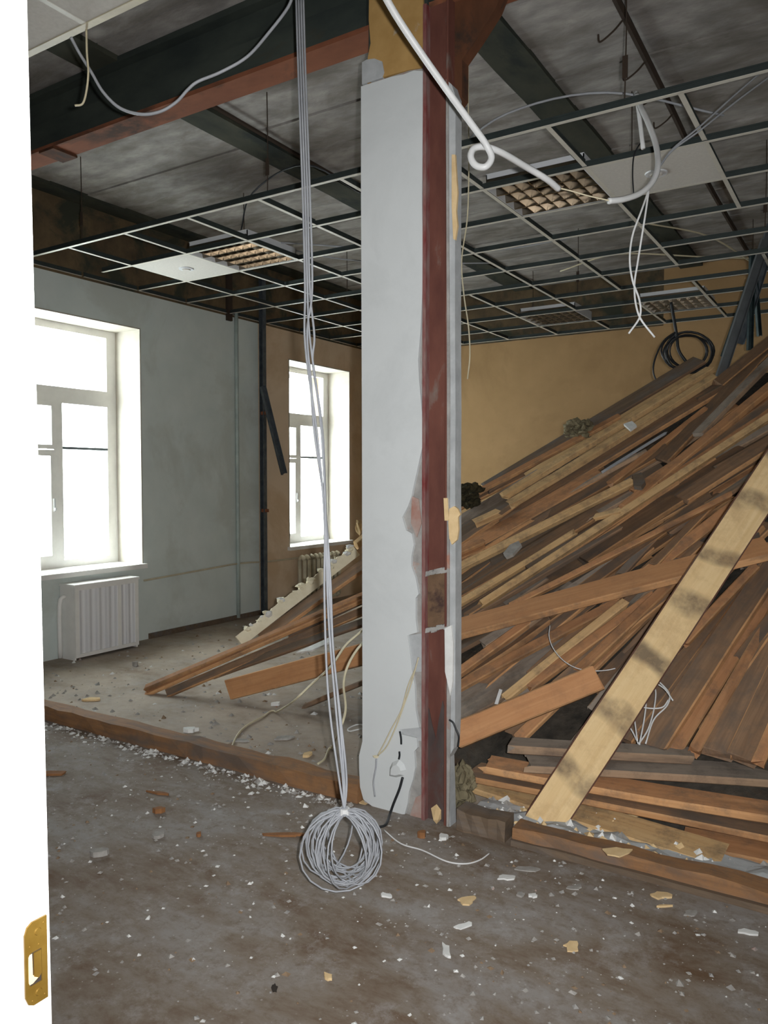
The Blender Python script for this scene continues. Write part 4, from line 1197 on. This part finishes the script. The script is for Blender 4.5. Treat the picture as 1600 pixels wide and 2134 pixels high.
cable('white_conduit', [D(x, y, d) for x, y, d in [(1268, 419, 3.12), (1300, 415, 3.15), (1335, 402, 3.2), (1360, 378, 3.25), (1371, 345, 3.3), (1366, 300, 3.4), (1350, 255, 3.5), (1336, 225, 3.6), (1327, 198, 3.7)]], 0.0125, 'cable_white', 'white conduit curling up to the grid at right', 'conduit', n=8, k=8)
cable('conduit_end', [D(1325, 192, 3.72), D(1333, 250, 3.7), D(1340, 310, 3.68)], 0.010, 'cable_white', 'short straight white conduit end hanging from the grid', 'conduit', n=8, k=4)
cable('hanging_wire', [D(x, y, d) for x, y, d in [(1352, 395, 3.25), (1336, 440, 3.2), (1318, 490, 3.2), (1312, 540, 3.2), (1318, 585, 3.2), (1332, 625, 3.2), (1333, 660, 3.2), (1310, 695, 3.2)]], 0.0042, 'cable_white', 'left of the two white wires dangling below the right conduit', 'wire')
cable('hanging_wire', [D(x, y, d) for x, y, d in [(1352, 395, 3.24), (1344, 450, 3.2), (1336, 500, 3.2), (1328, 550, 3.21), (1322, 590, 3.22), (1324, 630, 3.21), (1335, 665, 3.2), (1364, 703, 3.2)]], 0.0042, 'cable_white', 'right of the two white wires dangling below the right conduit', 'wire')
for i, (o_, lb) in enumerate(((0, 'upper of the two wires running off at the upper right'), (14, 'lower of the two wires running off at the upper right'))):
    cable('stretched_wire', [D(x, y + o_ * s, d) for x, y, d, s in [(1372, 350, 3.3, 0), (1402, 310, 3.35, 0.2), (1460, 262, 3.4, 0.6), (1540, 190, 3.5, 1.2), (1640, 105, 3.6, 2.0)]], 0.0042, 'cable_grey', lb, 'wire')
cable('ceiling_drop_wire', [D(x, y, d) for x, y, d in [(975, 120, 4.0), (976, 250, 4.0), (977, 330, 4.0), (974, 450, 4.0), (962, 540, 4.0), (966, 610, 4.0), (976, 680, 4.0), (979, 740, 4.0), (974, 790, 4.0)]], 0.0036, 'cable_cream', 'thin pale wire dropping just right of the column', 'wire')
cable('black_drop_cable', [D(x, y, 4.1) for x, y in [(1340, 290), (1322, 320), (1318, 360), (1320, 405)]], 0.004, 'cable_black', 'short black cable below the right ceiling tile', 'cable')
cable('beam_drop_strip', [D(x, y, 3.3) for x, y in [(620, 60), (628, 200), (636, 345)]], 0.010, 'dark_line', 'dark strip hanging behind the grey cable bundle', 'strip', n=4)
cable('floor_cable', [D(x, y, d) for x, y, d in [(800, 1270, 3.9), (752, 1316, 4.0), (720, 1345, 4.0), (690, 1388, 4.0), (650, 1425, 4.05), (610, 1462, 4.1)]] + [at_z(x, y, 0.008) for x, y in [(575, 1484), (545, 1495), (510, 1515), (490, 1540), (476, 1578)]], 0.006, 'cable_cream', 'cream cable snaking from behind the column onto the floor at left', k=6)
cable('floor_cable', [D(x, y, d) for x, y, d in [(800, 1300, 3.75), (752, 1344, 3.8), (726, 1385, 3.75), (716, 1425, 3.7), (720, 1480, 3.6), (706, 1525, 3.6)]] + [at_z(x, y, 0.008) for x, y in [(690, 1560), (676, 1582), (662, 1592)]], 0.006, 'cable_cream', 'cream cable dropping straight down left of the column', k=6)
cable('cable_loop', [at_z(x, y, z) for x, y, z in [(770, 1512, 0.03), (745, 1510, 0.02), (726, 1518, 0.01), (728, 1524, 0.01), (748, 1520, 0.03), (775, 1516, 0.03)]], 0.004, 'cable_white', 'small white wire loop by the left column foot', 'wire')
tw = thing('twisted_wire', 'twisted cream wire with a knot hanging on the white column face', 'wire')
cable('strand', [cp(x, y, dy=-0.012) for x, y in [(866, 1392), (850, 1430), (836, 1480), (815, 1520), (800, 1550), (786, 1576)]], 0.0032, 'cable_cream', None, parent=tw)
cable('strand', [cp(x, y, dy=-0.016) for x, y in [(872, 1370), (858, 1420), (845, 1460), (826, 1512), (806, 1555), (788, 1574)]], 0.0032, 'cable_cream', None, parent=tw)
cable('tail', [cp(x, y, dy=-0.012) for x, y in [(784, 1582), (783, 1600), (778, 1630), (781, 1660)]], 0.0036, 'cable_grey', None, parent=tw)
bm = B(); c_ = cp(783, 1577, dy=-0.014); lump(bm, c_, 0.015, 0.01, 0.008, 3); part('knot', bm, M['cable_cream'], tw)
cable('black_cable', [cp(839, 1620, dy=-0.012), cp(832, 1645, dy=-0.02), cp(820, 1675, dy=-0.03), cp(813, 1695, dy=-0.035)] + [at_z(x, y, 0.012) for x, y in [(804, 1718), (788, 1724), (768, 1728)]], 0.006, 'cable_black', 'black cable leaving the column face near the floor')
cable('black_cable', [cp(x, y, dy=-0.006) for x, y in [(936, 1500), (944, 1506), (950, 1520), (956, 1535), (954, 1556)]], 0.004, 'cable_black', 'short black cable curl on the right edge of the column')
cable('floor_wire', [at_z(x, y, 0.006) for x, y in [(800, 1730), (835, 1758), (880, 1772), (930, 1795), (970, 1800), (1000, 1792), (1020, 1778)]], 0.003, 'cable_white', 'thin white wire curving over the floor right of the coil', 'wire')
# black coil at upper right
bc = thing('black_cable_coil', 'black cable coil hanging in front of the back wall at upper right', 'cable', loc=tuple(D(1405, 650, 6.6)))
rng = random.Random(31)
for i in range(6):
    cx, cy = 1437 + rng.uniform(-5, 5), 735 + rng.uniform(-4, 4)
    rx, ry_ = rng.uniform(44, 56), rng.uniform(36, 43)
    if i < 2: rx, ry_ = 42 - 4 * i, 34
    pts = [D(cx + rx * math.cos(2 * math.pi * k / 26), cy + ry_ * math.sin(2 * math.pi * k / 26), 6.6 + 0.05 * math.sin(2 * math.pi * k / 26 + i)) for k in range(26)]
    bm = B(); tube(bm, pts, 0.008, 5, 1, closed=True); part('loop', bm, M['cable_black'], bc, True)
cable('lead', [D(x, y, 6.6) for x, y in [(1398, 630), (1404, 665), (1410, 700), (1414, 730), (1430, 755)]], 0.014, 'cable_black', None, parent=bc)
cable('tail', [D(x, y, 6.6) for x, y in [(1410, 690), (1382, 712), (1364, 750), (1362, 780), (1376, 805)]], 0.008, 'cable_black', None, parent=bc)
# pale wire loops on the heap right of the leaning plank
wl_ = thing('wire_tangle', 'tangle of thin pale wire loops right of the leaning plank', 'wire', loc=tuple(ps(1340, 1530, 0.08)))
for i, pts in enumerate([[(1330, 1552), (1350, 1520), (1362, 1480), (1366, 1440), (1355, 1424)], [(1332, 1552), (1342, 1500), (1346, 1460), (1340, 1430)], [(1345, 1550), (1362, 1500), (1390, 1470), (1394, 1445), (1372, 1420), (1358, 1416)], [(1330, 1550), (1318, 1525), (1306, 1505), (1300, 1480)], [(1325, 1470), (1352, 1476), (1380, 1474), (1393, 1458)], [(1328, 1545), (1322, 1500), (1318, 1480)], [(1358, 1418), (1385, 1436), (1402, 1460)]]):
    cable('loop', [ps(x, y, 0.10 + 0.012 * i) for x, y in pts], 0.0035, 'cable_white', None, parent=wl_)
cable('thin_wire', [ps(x, y, 0.16) for x, y in [(1146, 1304), (1144, 1325), (1152, 1350), (1172, 1375), (1200, 1392), (1232, 1398), (1262, 1397), (1282, 1393)]], 0.0026, 'cable_white', 'thin pale wire arching below the wide orange board', 'wire')
# cables lying on top of the grid
for i, (pts, m_, lb) in enumerate([
    ([(-3.9, 4.6, 3.26), (-3.5, 4.9, 3.24), (-3.0, 5.3, 3.21), (-2.5, 5.6, 3.23), (-2.0, 5.7, 3.26)], 'cable_grey', 'grey cable lying over the grid behind the left louvre lamp'),
    ([(-4.0, 4.5, 3.26), (-3.7, 5.1, 3.23), (-3.2, 5.5, 3.21), (-2.7, 5.9, 3.23)], 'cable_grey', 'second grey cable lying over the grid behind the left louvre lamp'),
    ([(-3.95, 4.3, 3.27), (-3.7, 4.15, 3.45), (-3.2, 4.1, 3.52), (-2.9, 4.4, 3.35), (-2.4, 4.7, 3.22)], 'cable_black', 'black lamp cable arching above the left louvre lamp'),
    ([(-2.1, 4.0, 3.3), (-1.7, 3.9, 3.4), (-1.2, 4.0, 3.42), (-0.7, 4.3, 3.3)], 'cable_grey', 'thin grey cable arching above the right louvre lamp'),
    ([(-2.3, 6.4, 3.22), (-1.8, 6.3, 3.26), (-1.2, 6.6, 3.22), (-0.8, 7.0, 3.24)], 'cable_cream', 'cream wire lying over the grid right of the column'),
    ([(-1.4, 5.5, 3.22), (-1.1, 6.2, 3.26), (-0.9, 7.0, 3.22)], 'cable_cream', 'cream wire lying over the grid at right')]):
    cable('grid_cable', pts, 0.006, m_, lb)

# ------------------------------------------------------------------ floor debris
def chip(x, y, w, d, h, mat, label, seed, rot=0.0, z=0.0, name='plaster_chip', cat='plaster piece'):
    g = random.Random(seed)
    p = at_z(x, y, z)
    n = 11
    bm = B()
    pts = []
    w *= 0.85; d *= 0.85; h *= 0.7
    for k in range(n):
        th = 2 * math.pi * k / n + g.uniform(-0.2, 0.2)
        rr_ = g.uniform(0.55, 1.15)
        pts.append(Vector((math.cos(th) * w / 2 * rr_, math.sin(th) * d / 2 * rr_, 0)))
    prism(bm, pts, Vector((0, 0, h)))
    o = obj(name, bm, M[mat])
    o.location = (p.x, p.y, z); o.rotation_euler = (g.uniform(-0.06, 0.06), g.uniform(-0.06, 0.06), rot + YAW)
    tag(o, label, cat)
CH = [
 (1285, 1778, 0.14, 0.10, 0.008, 'chip_tan', 'apricot painted plaster chip leaning on the sill timber in front of the heap', 0.2, 0.10),
 (972, 1878, 0.10, 0.07, 0.008, 'chip_tan', 'largest apricot chip on the open floor', 0.4, 0),
 (930, 1985, 0.035, 0.11, 0.012, 'chip_white', 'long white plaster sliver on the near floor', 0.1, 0),
 (1190, 1972, 0.08, 0.06, 0.006, 'chip_tan', 'dull tan chip on the near floor right of the white sliver', 1.2, 0),
 (965, 1932, 0.09, 0.035, 0.008, 'chip_white', 'white chip behind the long sliver', 0.5, 0),
 (805, 1868, 0.05, 0.03, 0.01, 'chip_white', 'white chip right below the cable coil', -0.4, 0),
 (1055, 1830, 0.10, 0.05, 0.008, 'chip_white', 'flat white chip in the middle of the floor before the sill timber', 0.2, 0),
 (1380, 1868, 0.09, 0.06, 0.01, 'chip_tan', 'pale chip just in front of the sill timber at right', 0.0, 0),
 (1385, 1890, 0.07, 0.015, 0.01, 'chip_tan', 'small pale splinter in front of the sill timber at right', 0.1, 0),
 (1440, 1905, 0.07, 0.05, 0.006, 'chip_grey', 'grey chip farther out from the sill timber at right', 0.6, 0),
 (1560, 1945, 0.08, 0.035, 0.01, 'chip_white', 'white chip near the right edge of the floor', -0.2, 0),
 (1110, 1868, 0.04, 0.03, 0.01, 'chip_white', 'small white chip between the tan chip and the sill timber', 0.3, 0),
 (1085, 1866, 0.04, 0.04, 0.01, 'chip_grey', 'small grey chip between the tan chip and the sill timber', 1.3, 0),
 (1200, 1850, 0.08, 0.05, 0.006, 'chip_grey', 'flat grey chip before the middle of the right sill timber', 0.3, 0),
 (1100, 1812, 0.12, 0.05, 0.006, 'chip_grey', 'broad grey chip close to the sill timber', 0.1, 0),
 (682, 2038, 0.03, 0.045, 0.012, 'chip_tan', 'small tan wood cube near the bottom of the floor', 0.6, 0),
 (205, 1783, 0.09, 0.06, 0.03, 'chip_grey', 'grey mortar lump on the left near floor', 0.2, 0),
 (330, 1743, 0.06, 0.05, 0.02, 'chip_grey', 'small grey lump right of the left mortar lump', 0.9, 0),
 (395, 1525, 0.12, 0.08, 0.03, 'chip_white', 'white plaster lump just behind the left sill timber', 0.1, 0),
 (335, 1655, 0.18, 0.03, 0.012, 'chip_brown', 'short wood splinter in front of the left sill timber', -0.35, 0),
 (110, 1614, 0.24, 0.06, 0.015, 'chip_brown', 'wood scrap at the door frame on the left floor', 0.2, 0),
 (590, 1742, 0.26, 0.035, 0.012, 'chip_brown', 'tan lath on the floor left of the cable coil', -0.1, 0),
 (190, 1460, 0.18, 0.07, 0.02, 'chip_tan', 'pale splinter on the floor near the window wall', 0.1, 0),
 (282, 1388, 0.05, 0.05, 0.05, 'chip_grey', 'lone grey lump on the floor before the radiator cover', 0.3, 0),
 (575, 1470, 0.10, 0.05, 0.03, 'chip_white', 'white lump on the floor below the left planks', 0.3, 0),
 (590, 1540, 0.14, 0.08, 0.015, 'chip_grey', 'grey lump cluster piece left of the column foot', 0.3, 0),
 (500, 1545, 0.14, 0.06, 0.012, 'chip_grey', 'flat grey piece behind the middle of the left sill timber', 0.0, 0),
 (640, 1575, 0.08, 0.06, 0.02, 'chip_tan', 'tan plaster bit behind the left sill timber near the column', 0.8, 0),
 (560, 1585, 0.07, 0.05, 0.02, 'chip_tan', 'tan plaster bit behind the middle of the left sill timber', 0.5, 0),
 (330, 1748 - 55, 0.07, 0.05, 0.03, 'chip_brown', 'brown clod on the floor left of the tan lath', 0.5, 0),
 (415, 1742, 0.03, 0.03, 0.02, 'chip_brown', 'small brown clod beside the tan lath', 0.5, 0),
 (985, 1745 - 50, 0.09, 0.07, 0.03, 'chip_grey', 'grey mortar rubble right of the column foot', 0.5, 0),
 (1060, 1668, 0.05, 0.05, 0.05, 'yellow', 'bright yellow foam bit right of the column foot', 0.5, 0.02),
]
for i, (x, y, w, d, h, m_, lb, ro, z) in enumerate(CH):
    chip(x, y, w, d, h, m_, lb, 500 + i, ro, z)
chip(880, 1745, 0.05, 0.04, 0.035, 'chip_brown', 'brown clod in front of the column foot', 900, 0.2)
chip(925, 1748, 0.06, 0.05, 0.02, 'chip_white', 'white crumbled plaster in front of the column foot', 901, 0.2)
chip(572, 2060, 0.025, 0.05, 0.004, 'dark_hole', 'black smear scrap near the bottom of the floor', 902, 0.2, name='dark_scrap', cat='scrap')

# loose plaster strewn behind the right timber (along heap foot), and uncountable grit
def grit(name, n, region, smin, smax, mats, label, seed, z=0.0, dens=None):
    g = random.Random(seed)
    bm = B()
    for k in range(n):
        x, y = region(g)
        s = smin + (smax - smin) * g.random() ** 3
        r = g.uniform(0, 6.28)
        c, s_ = math.cos(r), math.sin(r)
        h = s * g.uniform(0.25, 0.7)
        a = s * g.uniform(0.6, 1.5) / 2; b2 = s / 2
        base = [Vector((x + c * u * a - s_ * v * b2, y + s_ * u * a + c * v * b2, z)) for u, v in ((-1, -0.7), (0.8, -1), (1, 0.9), (-0.7, 1))]
        top_ = bm.verts.new((x + g.uniform(-0.3, 0.3) * s, y + g.uniform(-0.3, 0.3) * s, z + h))
        bv = [bm.verts.new(p) for p in base]
        mi = g.randrange(len(mats))
        for q in range(4):
            f = bm.faces.new((bv[q], bv[(q + 1) % 4], top_)); f.material_index = mi
        f = bm.faces.new(bv[::-1]); f.material_index = mi
    tag(obj(name, bm, mats), label, 'grit', kind='stuff')
GM = [M['chip_grey'], M['chip_grey'], M['plaster'], M['chip_grey'], M['chip_white'], M['chip_dull']]
def r_near(g):
    while True:
        x, y = g.uniform(-4.3, 0.6), g.uniform(0.9, 2.86)
        if g.random() < 0.25 + 0.75 * max(0, min(1, (y - 1.2) / 1.5)): return x, y
grit('floor_grit', 3200, r_near, 0.002, 0.018, GM, 'fine plaster grit scattered over the near floor', 41)
def r_far(g):
    return g.uniform(-5.5, -2.0), 3.0 + 3.0 * g.random() ** 1.8
grit('floor_grit', 1100, r_far, 0.004, 0.035, GM, 'fine plaster grit scattered behind the left timber', 42)
def r_sill(g):
    return g.uniform(-1.45, 1.2), 2.985 + abs(g.gauss(0, 0.10))
grit('plaster_rubble', 1500, r_sill, 0.012, 0.07, [M['chip_white'], M['chip_grey'], M['chip_white'], M['chip_tan']], 'white plaster rubble strewn between the right timber and the flat boards', 43, z=0.03)
def r_edge(g):
    return g.uniform(-4.6, -1.95), 2.87 - abs(g.gauss(0, 0.05))
grit('floor_grit', 700, r_edge, 0.004, 0.03, [M['chip_white'], M['chip_grey']], 'plaster crumbs along the front of the left timber', 44)
bm = B()
g = random.Random(77); nx, ny = 60, 8; gv = {}
for i in range(nx + 1):
    for j in range(ny + 1):
        x = -1.46 + 3.6 * i / nx; y = 2.985 + 0.32 * j / ny
        gv[i, j] = bm.verts.new((x, y, max(0.0, 0.055 * (1 - (j / ny) ** 2) + 0.03 * mnoise.noise(Vector((x * 11, y * 11, 2))))))
for i in range(nx):
    for j in range(ny): bm.faces.new((gv[i, j], gv[i + 1, j], gv[i + 1, j + 1], gv[i, j + 1]))
tag(obj('plaster_bank', bm, M['plaster_grey']), 'low bank of crumbled grey plaster behind the right timber', 'rubble', kind='stuff')
